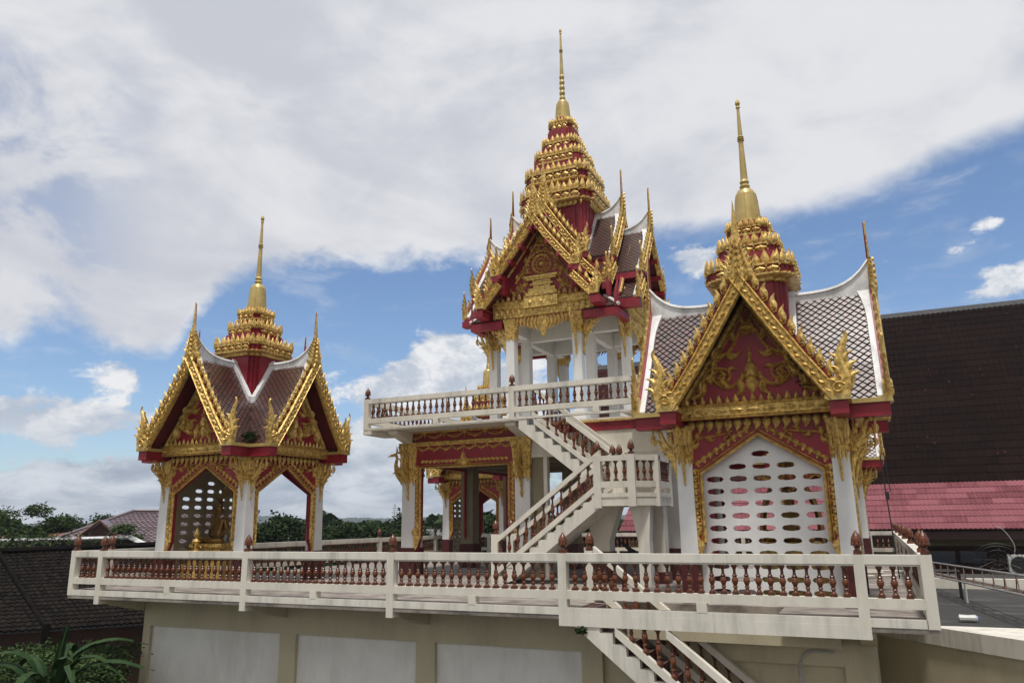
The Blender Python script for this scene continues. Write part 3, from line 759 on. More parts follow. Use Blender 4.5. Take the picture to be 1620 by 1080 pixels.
# deck slab
dx0,dx1,dy0,dy1 = -15.0,-4.2,20.8,31.4
b = MB(); sx0,sx1,sy1 = -9.4,-6.2,22.0
b.box(dx0+.02,sx0,dy0+.012,dy1,DZ-.08,DZ-.01); b.box(sx0,sx1,sy1,dy1,DZ-.08,DZ-.01); b.box(sx1,dx1-.02,dy0+.012,dy1,DZ-.08,DZ-.01)
H(b,'deck_slab',M['cream'])
for x in (-13.95,-9.75,-5.25):
    b = MB(); b.prismx([(dy0+.17,DZ-.09),(dy0+.17,DZ-.2),(21.9,DZ-.45),(21.9,DZ-.09)], x-.17,x+.17); H(b,'deck_bracket',M['cream'])
b = MB(); b.prismz([(-15,20.8),(-14.7,20.8),(-14.2,22.0),(-14.2,22.3),(-15,22.0)],DZ-.2,DZ-.085); H(b,'corner_bracket',M['cream'])
b = MB(); b.box(-12.9,-11.7,21.2,21.26,DZ-.14,DZ-.081); H(b,'strip_lamp',M['acwhite'])

Lu = dx1-dx0
balustrade('balustrade','front balustrade of the raised upper deck below the red roofed tower',(dx0,dy0),0,Lu,[.085,HX-dx0-.03,Lu-.085],DZ,'balustrades round the upper deck',drop=.045,spacing=.215,finals=[0,1],hh=.97)
balustrade('balustrade','left side balustrade of the upper deck, seen from below behind the front one',(dx0+.004,dy1-.004),-pi/2,dy1-dy0-.008,[.085,5.2,dy1-dy0-.093],DZ-.004,'balustrades round the upper deck',drop=.045,spacing=.27,finals=[],hh=.97)
balustrade('balustrade','right side balustrade of the upper deck beside the big right pavilion',(dx1-.004,dy0+.004),pi/2,dy1-dy0-.008,[.085,5.2,dy1-dy0-.093],DZ-.004,'balustrades round the upper deck',drop=.045,spacing=.27,finals=[],hh=.97)
balustrade('balustrade','rear balustrade of the upper deck behind the white columns',(dx1,dy1),pi,Lu,[.085,Lu/2,Lu-.085],DZ,'balustrades round the upper deck',drop=.045,spacing=.27,finals=[],hh=.97)

# ------------------------------------------------------------------ stairs
def flight(t, x0, z0, x1, z1, ya, yb, n, hand=1.0, step_mat=None, thick=.3, clip=None):
    """saw-toothed stringers, treads, sloping curbs, hand rails and balusters between ya (front) and yb; runs from low (x0,z0) to high (x1,z1)"""
    run = (x1-x0)/n; rise = (z1-z0)/n
    dirx = 1 if x1 > x0 else -1
    poly = [(x0,z0-.0)]
    for i in range(n): poly += [(x0+i*run, z0+(i+1)*rise), (x0+(i+1)*run, z0+(i+1)*rise)]
    poly += [(x1, z1-thick-.1), (x0+run*(thick/rise*.9), z0+.0)]
    b = MB()
    for i in range(n):
        xa, xb = sorted((x0+i*run, x0+(i+1)*run)); zt = z0+(i+1)*rise
        s0 = z0+max(0,(i)*rise-thick); 
        lo = [(x0+i*run, max(z0,z0+i*rise-thick)), (x0+(i+1)*run, max(z0,z0+(i+1)*rise-thick))]
        b.prism([lo[0],lo[1],(x0+(i+1)*run,zt),(x0+i*run,zt)], ya, yb)
    b.build('steps', M['beam'], t)
    tr = MB()
    for i in range(n):
        xa, xb = sorted((x0+i*run, x0+(i+1)*run)); zt = z0+(i+1)*rise
        tr.box(xa+.002,xb-.002,ya+.16,yb-.16,zt-.02,zt+.004)
        xr = x0+i*run; q = -.006*dirx
        tr.box(min(xr,xr+q),max(xr,xr+q),ya+.16,yb-.16,zt-rise+.006,zt-.006)
    tr.build('step_facing', step_mat or M['greystep'], t)
    sl = rise/run
    def zc(x): return z0+(x-x0)*sl
    for yq in (ya-.02, yb-.12):
        def xl(h):      # x at which the rail of height h meets the beam it stops under
            if clip is None or yq > ya: return x1
            x = x0+(clip-h-rise-z0)/sl
            return min(x,x1) if dirx > 0 else max(x,x1)
        xc = xl(.16)
        b = MB(); b.prism([(x0,zc(x0)+rise+.0),(xc,zc(xc)+rise+.0),(xc,zc(xc)+rise+.16),(x0,zc(x0)+rise+.16)], yq, yq+.14); b.build('curb', M['cream'], t)
        xc = xl(hand)
        b = MB(); b.prism([(x0,zc(x0)+rise+hand-.15),(xc,zc(xc)+rise+hand-.15),(xc,zc(xc)+rise+hand),(x0,zc(x0)+rise+hand)], yq-.01, yq+.15)
        b.build('hand_rail', M['cream'], t)
        m = int(abs(x1-x0)/.25)
        for i in range(m):
            x = x0+(x1-x0)*(i+.6)/m
            if clip is not None and yq < ya and zc(x)+rise+.35 > clip: continue
            o = link('baluster', BAL, t, (x, yq+.07, zc(x)+rise+.13)); o.scale = (1,1,(hand-.26)/.51)
# lower stair, down to the right under the front beam
ls = empty('staircase', (-5.5,YF+.2,-4.6), 'lower staircase dropping to the right beneath the front balustrade, dark red treads', 'staircase')
def sub(t, fn, *a, **k):
    n0 = set(t.children); fn(t,*a,**k)
    for o in t.children:
        if o not in n0: o.location = Vector(o.location)-Vector(t.location)
sub(ls, flight, .3, -4.6, -5.45, -.02, YF+.02, YF+1.38, 23, hand=.93, step_mat=M['stepred'], clip=-.3)
b = MB(); b.box(-5.64,-5.46,YF+1.24,YF+1.42,-.2,1.02)
o = b.build('post', M['cream'], ls); o.location = -Vector(ls.location)
link('finial', FIN, ls, Vector((-5.55,YF+1.33,1.02))-Vector(ls.location))
# upper stair: flight one right, landing, flight two left
us = empty('staircase', (-9.7,19.6,0), 'upper switchback staircase with landing climbing from the terrace to the upper deck', 'staircase')
sub(us, flight, -9.62, .0, -6.5, 2.3, 19.6, 20.72, 12, hand=.97)
sub(us, flight, -6.45, 2.3, -9.4, DZ-.03, 20.82, 21.95, 11, hand=.97, clip=DZ-.05)
def ub(b, name, m): o = b.build(name, m, us); o.location = -Vector(us.location); return o
LZ = 2.3
land = [(-6.52,19.58),(-5.62,19.58),(-5.07,20.13),(-5.07,21.42),(-5.62,21.97),(-6.52,21.97)]
b = MB(); b.prismz(land, LZ-.3, LZ); ub(b,'landing',M['cream'])
def railseg(a, c, n, ends=(1,1)):
    a = Vector((*a,0)); c = Vector((*c,0)); L = (c-a).length; ang = math.atan2(c.y-a.y,c.x-a.x)
    for nm,z0,z1,w in (('top_rail',.86,1.0,.08),('middle_rail',.17,.33,.075),('base_beam',-.08,.03,.078)):
        b = MB(); b.box(0,L,-w+.08,w+.08,z0,z1); o = b.build(nm, M['cream'], us, rz=ang); o.location = Vector((a.x,a.y,LZ))-Vector(us.location)
    for i in range(n):
        p = a+(c-a)*(i+1)/(n+1); q = Vector((-sin(ang),cos(ang),0))*.08
        o = link('baluster', BAL, us, Vector((p.x+q.x,p.y+q.y,LZ+.33))-Vector(us.location)); o.scale.z = 1.04
railseg((-6.55,19.56),(-5.62,19.56),3); railseg((-5.62,19.56),(-5.05,20.13),3); railseg((-5.05,20.13),(-5.05,21.42),6); railseg((-5.05,21.42),(-5.6,21.97),3)
for x,y,z0,z1,f in ((-9.62,19.66,0,1.3,1),(-6.58,19.645,1.95,3.315,1),(-5.65,19.645,1.98,3.315,1),(-5.15,20.15,1.98,3.31,0),(-6.5,20.75,1.98,3.31,1),(-6.32,20.8,1.98,3.31,1),(-9.62,20.66,0,1.3,1),(-5.15,21.4,1.98,3.31,1)):
    b = MB(); b.box(x-.1,x+.1,y-.1,y+.1,z0,z1); ub(b,'post',M['cream'])
    if f: link('finial', FIN, us, Vector((x,y,z1))-Vector(us.location))
b = MB()
b.prism([(-5.85,2.02),(-5.3,2.02),(-5.36,1.1),(-5.36,0),(-5.66,0),(-5.66,1.1)],19.95,20.3)
b.box(-5.45,-5.12,20.6,21.0,0,2.02)
b.prism([(-7.5,2.0),(-6.4,2.0),(-6.72,1.1),(-6.72,.8),(-7.18,.8),(-7.18,1.1)],20.85,21.3)
ub(b,'landing_pier',M['cream'])
b = MB(); b.box(-7.22,-6.68,20.8,21.35,0,.8); ub(b,'pier_base',M['darkred']); b = MB(); b.box(-5.5,-5.08,20.56,21.04,0,.3); ub(b,'pier_base',M['darkred'])
# ------------------------------------------------------------------ tower pavilion on the upper deck
tw = empty('tower_pavilion', (HX,HY,DZ), 'tall central pavilion on white columns with stacked red and gold crown and needle spire', 'pavilion')
TW = {}
def tb_(b, name, m, par=None, rz=0.):
    o = b.build(name, m, par or tw, rz=rz)
    if par is None: o.location = (0,0,-DZ)
    return o
tz = empty('tmp', (0,0,0), None, None); COL.objects.unlink(tz); bpy.data.objects.remove(tz)
plan = []
s_, d_ = 1.22, 2.5
for k in range(4):
    R = Matrix.Rotation(k*pi/2,3,'Z')
    for (x,y,cap) in ((-s_,-d_,1),(s_,-d_,1),(-s_,-s_,0)):
        p = R @ Vector((x,y,0)); c = MB(); c.box(p.x-.155,p.x+.155,p.y-.155,p.y+.155,DZ,8.3); co = tb_(c,'column',M['white'])
        if cap:
            q = MB(); capital(q, p.x, p.y, 7.62, 8.45, .16); q.build('capital', M['gold'], co)
            ped = MB(); ped.box(p.x-.26,p.x+.26,p.y-.26,p.y+.26,DZ,DZ+.45); ped.build('base', M['white'], co)
    rz = k*pi/2
    # entablature
    y = -d_-.2
    r = MB(); r.box(-1.75,1.75,y+.1,y+.3,8.3,9.1); r.prism([(-2.0,9.05),(2.0,9.05),(1.5,9.95),(0,11.75),(-1.5,9.95)], y+.12, y+.2)
    pd = tb_(r,'pediment',M['red'],None,rz)
    g = MB(); beam_relief(g,-1.85,1.85,8.78,9.1,y,9); g.box(-.62,.62,y-.08,y+.05,8.76,9.12)
    for i in range(3): g.dome(-.4+.4*i,8.94,.08,.05,y-.08)
    leafrow(g,-1.8,1.8,9.1,17,.26,y+.04)
    leafrow(g,-1.85,1.85,8.78,17,.3,y+.02,True,False,.28)
    g.box(-1.85,1.85,y+.03,y+.1,8.5,8.78)
    # hanging fretwork between the columns
    def gh():
        g.vine([(1.02,8.1),(.98,8.3),(.8,8.42),(.6,8.42),(.45,8.3)],.05,y+.15,.06,.26,2)
        g.vine([(.95,8.45),(.7,8.5),(.4,8.45),(.2,8.3)],.05,y+.15,.06,.26,2)
        for i in range(7): g.flame(.1+i*.14,8.5,.58-.045*i,-pi/2+.1,.2,.085,.07,y+.13)
        g.vine([(1.35,9.25),(1.2,9.45),(.95,9.4),(.85,9.6)],.05,y+.12,.07,.28,2); g.vine([(1.0,9.75),(.85,9.95),(.72,10.2)],.05,y+.12,.07,.28,2)
        g.vine([(.62,9.3),(.75,9.55),(.62,9.8),(.72,10.05)],.05,y+.12,.07,.26,2)
        g.vine([(.62,10.3),(.5,10.55),(.38,10.8),(.25,11.05),(.1,11.3)],.05,y+.12,.07,.28,2); g.vine([(.18,10.75),(.12,11.0),(.05,11.2)],.04,y+.12,.06,.2,2)
        g.vine([(1.45,9.2),(1.55,9.35),(1.3,9.6)],.04,y+.12,.06,.2,2)
        for i in range(8):
            a = -.6+i*.3; g.flame(.5*cos(a),10.3+.48*sin(a),.2,a+.9,.3,.05,.06,y+.12)
        g.rib([(2.0,9.1),(1.0,10.45),(0,11.8)],[.06]*3,.06,y+.12)
        g.rib([(1.15,8.1),(1.05,8.35),(1.0,8.5)],[.06,.1,.12],.05,y+.14)
    g.mirrored(gh)
    g.flame(0,8.5,.85,-pi/2,0,.2,.1,y+.13); g.flame(0,8.5,.55,-pi/2,0,.1,.14,y+.13)
    # round wheel medallion over a pedestal
    ring = [(0+.34*cos(2*pi*i/24),10.32+.34*sin(2*pi*i/24)) for i in range(25)]
    g.rib(ring,[.055]*25,.09,y+.12)
    g.rib([(.2*cos(2*pi*i/16),10.32+.2*sin(2*pi*i/16)) for i in range(17)],[.03]*17,.07,y+.12); g.dome(0,10.32,.1,.1,y+.12)
    for i in range(12): a=2*pi*i/12; g.rib([(.1*cos(a),10.32+.1*sin(a)),(.2*cos(a),10.32+.2*sin(a)),(.31*cos(a),10.32+.31*sin(a))],[.012,.02,.025],.05,y+.12)
    for (w,z0,z1,o) in ((.62,9.82,9.9,.16),(.55,9.76,9.82,.12),(.34,9.62,9.76,.06),(.42,9.56,9.62,.1),(.32,9.46,9.56,.06),(.5,9.3,9.46,.1),(.58,9.18,9.3,.14)): g.box(-w,w,y+.12-o,y+.13,z0,z1)
    g.build('gilded_relief', M['gold'], pd)
    # white beams inside the porch
    w = MB(); w.box(-s_-.14,s_+.14,-d_+.02,-d_+.14,8.36,8.6); w.box(-s_-.14,-s_+.14,-d_+.14,-s_-.14,8.0,8.5); w.box(s_-.14,s_+.14,-d_+.14,-s_-.14,8.0,8.5); w.box(-s_-.14,s_+.14,-s_-.12,-s_+.12,7.9,8.5)
    tb_(w,'beam',M['white'],None,rz)
    # brackets
    for sx in (1,-1):
        p = Matrix.Rotation(rz,3,'Z') @ Vector((sx*(s_+.18),-d_,7.05))
        o = link('eave_bracket', BRK, tw, (p.x,p.y,p.z-DZ), rz+(0 if sx > 0 else pi)); o.scale = (1.1,1.1,1.2)
        p = Matrix.Rotation(rz,3,'Z') @ Vector((sx*s_,-d_-.18,7.05))
        if sx > 0:
            o = link('eave_bracket', BRK, tw, (p.x,p.y,p.z-DZ), rz-pi/2); o.scale = (1.1,1.1,1.2)
    # roofs
    before = set(tw.children)
    A = [(0,11.95),(.5,11.2),(1.0,10.55),(1.5,9.95)]; Bp = [(0,12.75),(.5,11.97),(1.0,11.25),(1.45,10.7)]
    roof_arm(tw,k,3.2,.05,A,finial=1.65,foot=.85,neck=None,crest=.25)
    roof_arm(tw,k,2.2,.05,Bp,finial=1.8,foot=.85,neck=1.12,crest=.25)
    for q in (1,-1):
        SIDES = (q,)
        roof_arm(tw,k,3.2,.05,[(1.42,9.62),(2.1,8.86)],t0=1.42,finial=0,foot=.85,ridge=False,crest=.3)
        roof_arm(tw,k,2.2,.05,[(1.42,10.36),(2.2,9.5)],t0=1.42,finial=0,foot=.85,ridge=False,crest=.3)
    SIDES = (1,-1)
    for o in set(tw.children)-before: o.location.z -= DZ
    # red fascias under every eave and purlin ends
    f = MB()
    for sx in (1,-1):
        for (xa,xb,ya,za,zb) in ((1.3,1.6,-3.3,9.68,9.9),(1.95,2.28,-3.3,8.5,8.72),(1.9,2.2,-3.25,8.74,8.82),(1.28,1.56,-2.3,10.42,10.64),(2.05,2.34,-2.3,9.2,9.44)):
            x0,x1 = sorted((sx*xa,sx*xb)); f.box(x0,x1,ya,min(ya+1.1,-1.9) if za > 9.5 else -2.1,za,zb)
        for (P,d) in ((A,3.2),(Bp,2.2)):
            zf = prof_fn(P)
            for t in (.12,.5,.9,1.3):
                x = sx*t; f.box(x-.07,x+.07,-d-.13,-d+.3,zf(t)-.42,zf(t)-.28)
        # wall of the raised clerestory between upper and lower roofs
        x0,x1 = sorted((sx*1.2,sx*1.42)); f.box(x0,x1,-3.1,-.2,9.3,9.95); f.box(x0,x1,-2.12,-.2,9.95,10.7)
    f.box(-1.42,1.42,-2.14,-2.08,9.9,10.9); f.prism([(-1.1,10.9),(1.1,10.9),(0,12.5)],-2.14,-2.08)
    # low corner eaves stepping out between the arms
    tb_(f,'eave',M['red'],None,rz)
    ce = MB(); ce.prismz([(-2.72,-2.72),(-1.5,-2.72),(-1.5,-2.5),(-2.5,-2.5),(-2.5,-1.5),(-2.72,-1.5)],8.18,8.42); ce.prismz([(-2.62,-2.62),(-1.5,-2.62),(-1.5,-2.4),(-2.4,-2.4),(-2.4,-1.5),(-2.62,-1.5)],8.42,8.52)
    q = tb_(ce,'corner_eave',M['red'],None,rz)
    cb = MB(); ct = MB()
    for j in range(7):      # hipped skirt: diamond tiles on the front and side slopes of the corner
        for i in range(12):
            for side in (0,1):
                u = -2.7+i*.1+(.05 if j%2 else 0); v = j/6*.62
                if u > -1.55 or u < -2.7+v*.95: continue
                xx = u; yv = -2.66+v*.9; z = 8.52+v*.75
                h1 = .046
                P4 = [(xx,yv-h1,z-h1*.8+.02),(xx+h1,yv,z+.012),(xx,yv+h1,z+h1*.8+.004),(xx-h1,yv,z+.012)]
                if side: P4 = [(b__,a__,c__) for a__,b__,c__ in P4]
                ct.add(P4,[(0,1,2,3)] if not side else [(3,2,1,0)],random.random())
    cb.add([(-2.7,-2.7,8.5),(-1.45,-2.7,8.5),(-1.45,-2.08,8.99),(-2.08,-2.08,8.99),(-2.7,-1.45,8.5),(-2.08,-1.45,8.99)],[(0,1,2,3),(0,3,5,4)])
    cb.build('skirt_roof', M['tilegap'], q, fix=False); ct.build('skirt_tiles', M['tile'], q, fix=False)
    wc = MB(); wc.tube([(-2.74,-2.74,8.5),(-2.4,-2.4,8.78),(-2.06,-2.06,9.04)],.06,6); wc.build('white_ridge', M['ridge'], q)
    fl = MB(); fl.M = Matrix.Translation((-2.68,-2.68,0)) @ Matrix.Rotation(-pi/4,4,'Z'); fl.rib([(0,8.45),(-.03,8.75),(-.02,9.0),(.04,9.3),(.02,9.5)],[.1,.1,.07,.04,.005],.04,0,True); fl.build('corner_flame', M['red'], q)
    for (cc,zz) in ((2.3,9.1),):
        fl = MB(); fl.M = Matrix.Translation((-cc,-cc,0)) @ Matrix.Rotation(-pi/4,4,'Z'); fl.rib([(0,zz-.15),(-.03,zz+.2),(-.02,zz+.45),(.04,zz+.75),(.02,zz+.95)],[.1,.1,.07,.04,.005],.04,0,True); fl.build('corner_flame', M['red'], q)
b = MB(); b.box(-2.3,2.3,-2.3,2.3,8.5,8.56); tb_(b,'ceiling',M['shadecream'])
b = MB(); b.box(-1.18,1.18,-1.18,1.18,8.6,13.15)
for k in range(4):
    b.M = Matrix.Rotation(k*pi/2,4,'Z')
    for x in (-1.0,-.72,.72,1.0): b.box(x-.09,x+.09,-1.23,-1.16,9,13.1)
b.M = Matrix.Identity(4)
for h,z0,z1 in ((1.2,13.1,14.2),(.98,14.2,15.1),(.75,15.0,15.7),(.55,15.6,16.5),(.36,16.4,17.1)): b.loft([[(x,y,z) for x,y in redent(h,.12)] for z in (z0,z1)])
tb_(b,'tower_body',M['red'])
for h,z0,z1,nn,nt,an in ((1.5,13.1,13.5,9,.22,.36),(1.3,14.0,14.42,9,.17,.32),(1.0,14.92,15.25,7,.15,.3),(.74,15.52,15.88,5,.12,.28),(.5,16.42,16.8,5,.09,.24)):
    g = MB(); rb_ = MB(); tier(rb_, g, h, z0, z1, nn, nt, an)
    if h > 1.25:
        for k in range(4):
            g.M = Matrix.Rotation(k*pi/2,4,'Z'); leafrow(g,-h+.3,h-.3,z0-.12,12,.16,-h*.93,True,False)
        g.M = Matrix.Identity(4)
    ct_ = tb_(g,'crown_tier',M['gold']); rb_.build('red_band', M['red'], ct_)
before = set(tw.children)
bell_spire(tw, 17.1, (.31,.88,21.28), 5)
for o in set(tw.children)-before: o.location.z -= DZ

# ------------------------------------------------------------------ statue in the left pavilion
st = empty('seated_statue', (-17.95,17.75,0), 'golden seated statue under the small left pavilion, on a tiered gold pedestal', 'statue')
b = MB()
for w,z0,z1 in ((.78,0,.55),(.7,.55,.75),(.62,.75,.86),(.68,.86,.95),(.56,.95,1.05),(.6,1.05,1.12)): b.box(-w,w,-w*.8,w*.8,z0,z1)
for k in range(14): b.flame(-.6+k*.0923,1.0,.14,pi/2,0,.05,.04,-.47)
b.build('pedestal', M['gold'], st)
me = bpy.data.meshes.new('body')
V = [(0,.05,1.2),(0,.08,1.42),(0,.06,1.68),(0,.04,1.84),(0,.02,1.93),(0,0,2.03),(0,0,2.14),(0,.01,2.22),(0,.01,2.33),
     (.24,.05,1.8),(.33,.02,1.52),(.3,-.22,1.32),(.28,-.36,1.24),(-.24,.05,1.8),(-.33,.02,1.54),(-.2,-.15,1.34),(-.04,-.28,1.27),
     (.2,-.02,1.2),(.46,-.3,1.19),(.1,-.42,1.2),(-.12,-.44,1.22),(-.2,-.02,1.2),(-.46,-.3,1.19),(-.1,-.38,1.26),(.14,-.4,1.28)]
Ed = [(0,1),(1,2),(2,3),(3,4),(4,5),(5,6),(6,7),(7,8),(2,9),(9,10),(10,11),(11,12),(2,13),(13,14),(14,15),(15,16),(0,17),(17,18),(18,19),(19,20),(0,21),(21,22),(22,23),(23,24)]
RR = [.2,.17,.2,.1,.065,.1,.105,.07,.02,.085,.065,.05,.035,.085,.065,.05,.035,.14,.12,.08,.05,.14,.12,.08,.05]
me.from_pydata(V,Ed,[]); me.materials.append(M['bronze'])
bo = link('body', me, st); sk = bo.modifiers.new('skin','SKIN'); 
for i,sv in enumerate(me.skin_vertices[0].data): sv.radius = (RR[i],RR[i]*.9); sv.use_root = (i == 0)
sb = bo.modifiers.new('sub','SUBSURF'); sb.levels = 2; sb.render_levels = 2
for pl in me.polygons: pl.use_smooth = True
b = MB(); b.M = Matrix.Translation((0,.32,0))
ar = [(.62,1.1),(.6,1.6),(.5,2.0),(.3,2.4),(.1,2.75),(0,3.02)]
b.mirrored(lambda: (b.rib(cr(ar,4),[.07]*20+[.03],.06,0,True), [b.flame(x,z,.24,1.2,.3,.06,.05,0,True) for x,z in cr(ar,3)[::2]]))
b.build('halo_arch', M['bronze'], st)
b = MB(); b.lathe([(.04,2.3),(.1,2.33),(.06,2.38),(.03,2.5),(.004,2.62)],0,.01,10); b.lathe([(.03,2.12),(.12,2.2),(.1,2.26),(.03,2.34)],0,.01,10)
b.box(.09,.115,-.03,.03,2.02,2.14); b.box(-.115,-.09,-.03,.03,2.02,2.14)
b.flame(0,2.05,.07,pi/2,0,.018,.04,-.1)
b.build('headdress', M['bronze'], st)
s2 = copy_tree(st); s2.location = (-1.75,18.4,0); s2['label'] = 'second golden seated statue hidden behind the white pierced wall of the largest pavilion'
of = empty('offering_stand',(-17.95,16.95,0),'small golden offering stand before the seated statue','stand')
b = MB(); b.lathe([(.2,0),(.2,.08),(.1,.15),(.06,.6),(.12,.75),(.2,.82),(.2,.9),(.05,.95),(.05,1.1),(.12,1.2),(.03,1.3),(.08,1.4),(.01,1.6)],n=12); b.build('stem',M['gold'],of)
b = MB(); [b.flame(.0,1.0+.1*i,.22,a,.3,.05,.04,0,True) for i,a in enumerate((.3,2.8,.7,2.4,1.57))]; b.build('flower',M['bronze'],of)

# ------------------------------------------------------------------ hammock and things under the landing
hm = empty('hammock',(-6.2,23.5,0),'dark net hammock slung between posts under the stair landing','hammock')
b = MB()
n = 16
for i in range(n):
    t0,t1 = i/n,(i+1)/n
    def P(t,s): w = .36*sin(pi*t)**.6; return (-1.1+2.2*t, s*w, 1.05-.75*sin(pi*t)+abs(s)*.22*sin(pi*t))
    for s0,s1 in ((-1,-.5),(-.5,0),(0,.5),(.5,1)):
        a,c,d,e = P(t0,s0),P(t1,s0),P(t1,s1),P(t0,s1); b.add([a,c,d,e,(a[0],a[1],a[2]-.02),(c[0],c[1],c[2]-.02),(d[0],d[1],d[2]-.02),(e[0],e[1],e[2]-.02)],[(0,1,2,3),(7,6,5,4),(0,4,5,1),(3,2,6,7)])
b.build('net', M['net'], hm)
for sx in (-1,1):
    b = MB(); b.tube([(sx*1.1,0,1.05),(sx*1.35,0,1.35)],.015,5); b.build('cord',M['wire'],hm)
    b = MB(); b.box(sx*1.4-.09,sx*1.4+.09,-.09,.09,0,2.6); tag(b.build('hammock_post', M['shadecream'], None, (-6.2+0,23.5,0)), 'slim cream post holding the %s end of the hammock' % ('left' if sx < 0 else 'right'), 'post', 'hammock posts')
cbx = empty('storage_box',(-12.6,29.0,0),'small pale box standing on the floor at the back of the hall','box')
b = MB(); b.box(-.6,.6,-.25,.25,0,1.1); b.build('case',M['shadecream'],cbx); b = MB(); b.box(-.64,.64,-.29,.29,1.1,1.16); b.build('lid',M['cream'],cbx)

# rods and debris on the right of the terrace
dr = empty('scrap_rods',(-.6,24.5,.0),'loose pale rods lying on the stained terrace floor beyond the last baluster','rods')
for i in range(5):
    a = random.uniform(-.5,.6); b = MB(); x,y = random.uniform(-.6,.5),random.uniform(-1.2,1.2); b.tube([(x-.8*cos(a),y-.8*sin(a),.05+.03*i),(x+.8*cos(a),y+.8*sin(a),.06+.03*i)],.03,6); b.build('rod',M['cream'],dr)

# ------------------------------------------------------------------ right neighbours
ar_ = empty('annex_building',(3,19,GZ),'low tan building at the lower right with a sooty flat roof and white ledge','building')
def AR(b,nm,m,par=None):
    o = b.build(nm,m,par or ar_)
    if par is None: o.location = -Vector(ar_.location)
    return o
b = MB(); b.prismz([(-.28,20.15),(.94,18.85),(6.2,13.2),(16,13.2),(16,41),(-.28,41)],GZ,-.95); AR(b,'wall',M['tanwall'])
b = MB(); b.prismz([(-.27,20.5),(.9,19.45),(16,19.9),(16,40.9),(-.27,40.9)],-.95,-.9); AR(b,'flat_roof',M['flatroof'])
b = MB(); b.prismz([(-.3,20.12),(.92,18.8),(6.2,13.15),(6.6,13.15),(3.4,19.25),(.95,19.15),(-.3,20.45)],-.95,-.6); AR(b,'ledge',M['beam'])
b = MB(); b.box(.8,16,32.6,32.9,-.9,-.55); AR(b,'back_parapet',M['cream'])
# red floor frame, lattice mast, litter
tm = empty('lattice_mast',(1.3,31,-.9),'grey lattice steel mast lying aslant above the flat roof','mast')
A0, A1 = Vector((1.35,33,-.25)), Vector((3.35,19.9,.0)); A0w, A1w = A0-Vector(tm.location), A1-Vector(tm.location)
dv = (A1w-A0w); L = dv.length; dvn = dv.normalized(); sd = dvn.cross(Vector((0,0,1))).normalized(); up = sd.cross(dvn)
cor = [up*.28, sd*.24-up*.12, -sd*.24-up*.12]
b = MB(); [b.tube([A0w+c,A1w+c],.028,6) for c in cor]; b.build('chord',M['steel'],tm)
b = MB(); nn = 14
for i in range(nn):
    p,q = A0w+dv*i/nn, A0w+dv*(i+1)/nn
    for j in range(3): b.tube([p+cor[j],q+cor[(j+1)%3]],.014,4)
b.build('bracing',M['rust'],tm)
b = MB(); b.tube([A0w+dv*.42-Vector((0,0,.1)),A0w+dv*.42-Vector((0,0,.78))],.035,8); b.build('leg',M['acwhite'],tm)
fb = empty('steel_frame',(1.75,28.6,-.9),'small black metal frame standing on the flat roof left of the mast','frame')
b = MB()
for x,y in ((-.4,-.3),(.4,-.3),(.4,.3),(-.4,.3)):
    b = MB(); b.tube([(x,y,0),(x,y,.82)],.03,6); b.build('leg',M['black'],fb)
b = MB(); b.tube([(-.4,-.3,.85),(.4,-.3,.85),(.4,.3,.85),(-.4,.3,.85),(-.4,-.3,.85)],.03,6); b.build('top_bar',M['black'],fb)
cn = empty('litter_can',(1.75,22.6,-.9),'pale crushed container lying on the sooty flat roof near the ledge','litter')
b = MB(); b.M = Matrix.Rotation(pi/2,4,'Y') @ Matrix.Translation((-.09,0,-.2)); b.lathe([(.03,0),(.09,.03),(.08,.2),(.09,.38),(.05,.43)],n=10); b.build('can',M['acwhite'],cn)
b = MB(); b.box(.22,.26,-.05,.05,.05,.13); b.build('cap',M['tarp'],cn)

# big dark roofed hall
bh = empty('assembly_hall',(5,46,GZ),'huge hall with very dark brown tiled roof and faded pink lower roof at the right','building')
def BH(b,nm,m,par=None,**k):
    o = b.build(nm,m,par or bh,**k)
    if par is None: o.location = -Vector(bh.location)
    return o
def sheet_roof(x0,x1,y0,z0,y1,z1,rows,step,mt,name,par=None,BHf=BH,tw_=1.0,wave=.09,amp=.02,lap=.03):
    """rows of overlapping corrugated sheets, each a strip with a real wave and a lip"""
    b = MB(); dy,dz = (y1-y0)/rows,(z1-z0)/rows; l = math.hypot(dy,dz); ny,nz = -dz/l,dy/l
    m = int((x1-x0)/wave)
    for r in range(rows):
        ya,za,yb_,zb = y0+dy*r,z0+dz*r,y0+dy*(r+1.06),z0+dz*(r+1.06)
        vs = []
        for i in range(m+1):
            x = x0+(x1-x0)*i/m; w = amp*(1 if i%2 else -1)
            vs += [(x,ya+ny*(w+lap),za+nz*(w+lap)),(x,yb_+ny*w,zb+nz*w),(x,ya+ny*(w-.03),za+nz*(w-.03))]
        o = len(b.v); b.v += vs; cur = random.random(); kk = 0
        for i in range(m):
            if kk <= 0: cur = random.random(); kk = random.randint(6,14)
            kk -= 1
            b.f += [(o+3*i,o+3*i+3,o+3*i+4,o+3*i+1),(o+3*i+2,o+3*i+5,o+3*i+3,o+3*i)]; b.c += [cur,cur]
    return BHf(b,name,mt,par,fix=False)
pr_ = sheet_roof(-13,16,42,1.03,46,3.3,8,.03,M['pinktile'],'lower_roof',wave=.1)
sheet_roof(-2.5,18,46.2,3.35,54,14.27,26,.03,M['browntile'],'roof',wave=.14)
sheet_roof(-17.1,-2.5,46.2,3.35,52,12.3,20,.03,M['browntile2'],'roof',wave=.14)
b = MB(); b.box(-2.6,18,53.9,54.15,14.1,14.42); b.box(-17.2,-2.5,51.9,52.15,12.2,12.5); BH(b,'ridge_cap',M['greyroof'])
b = MB()
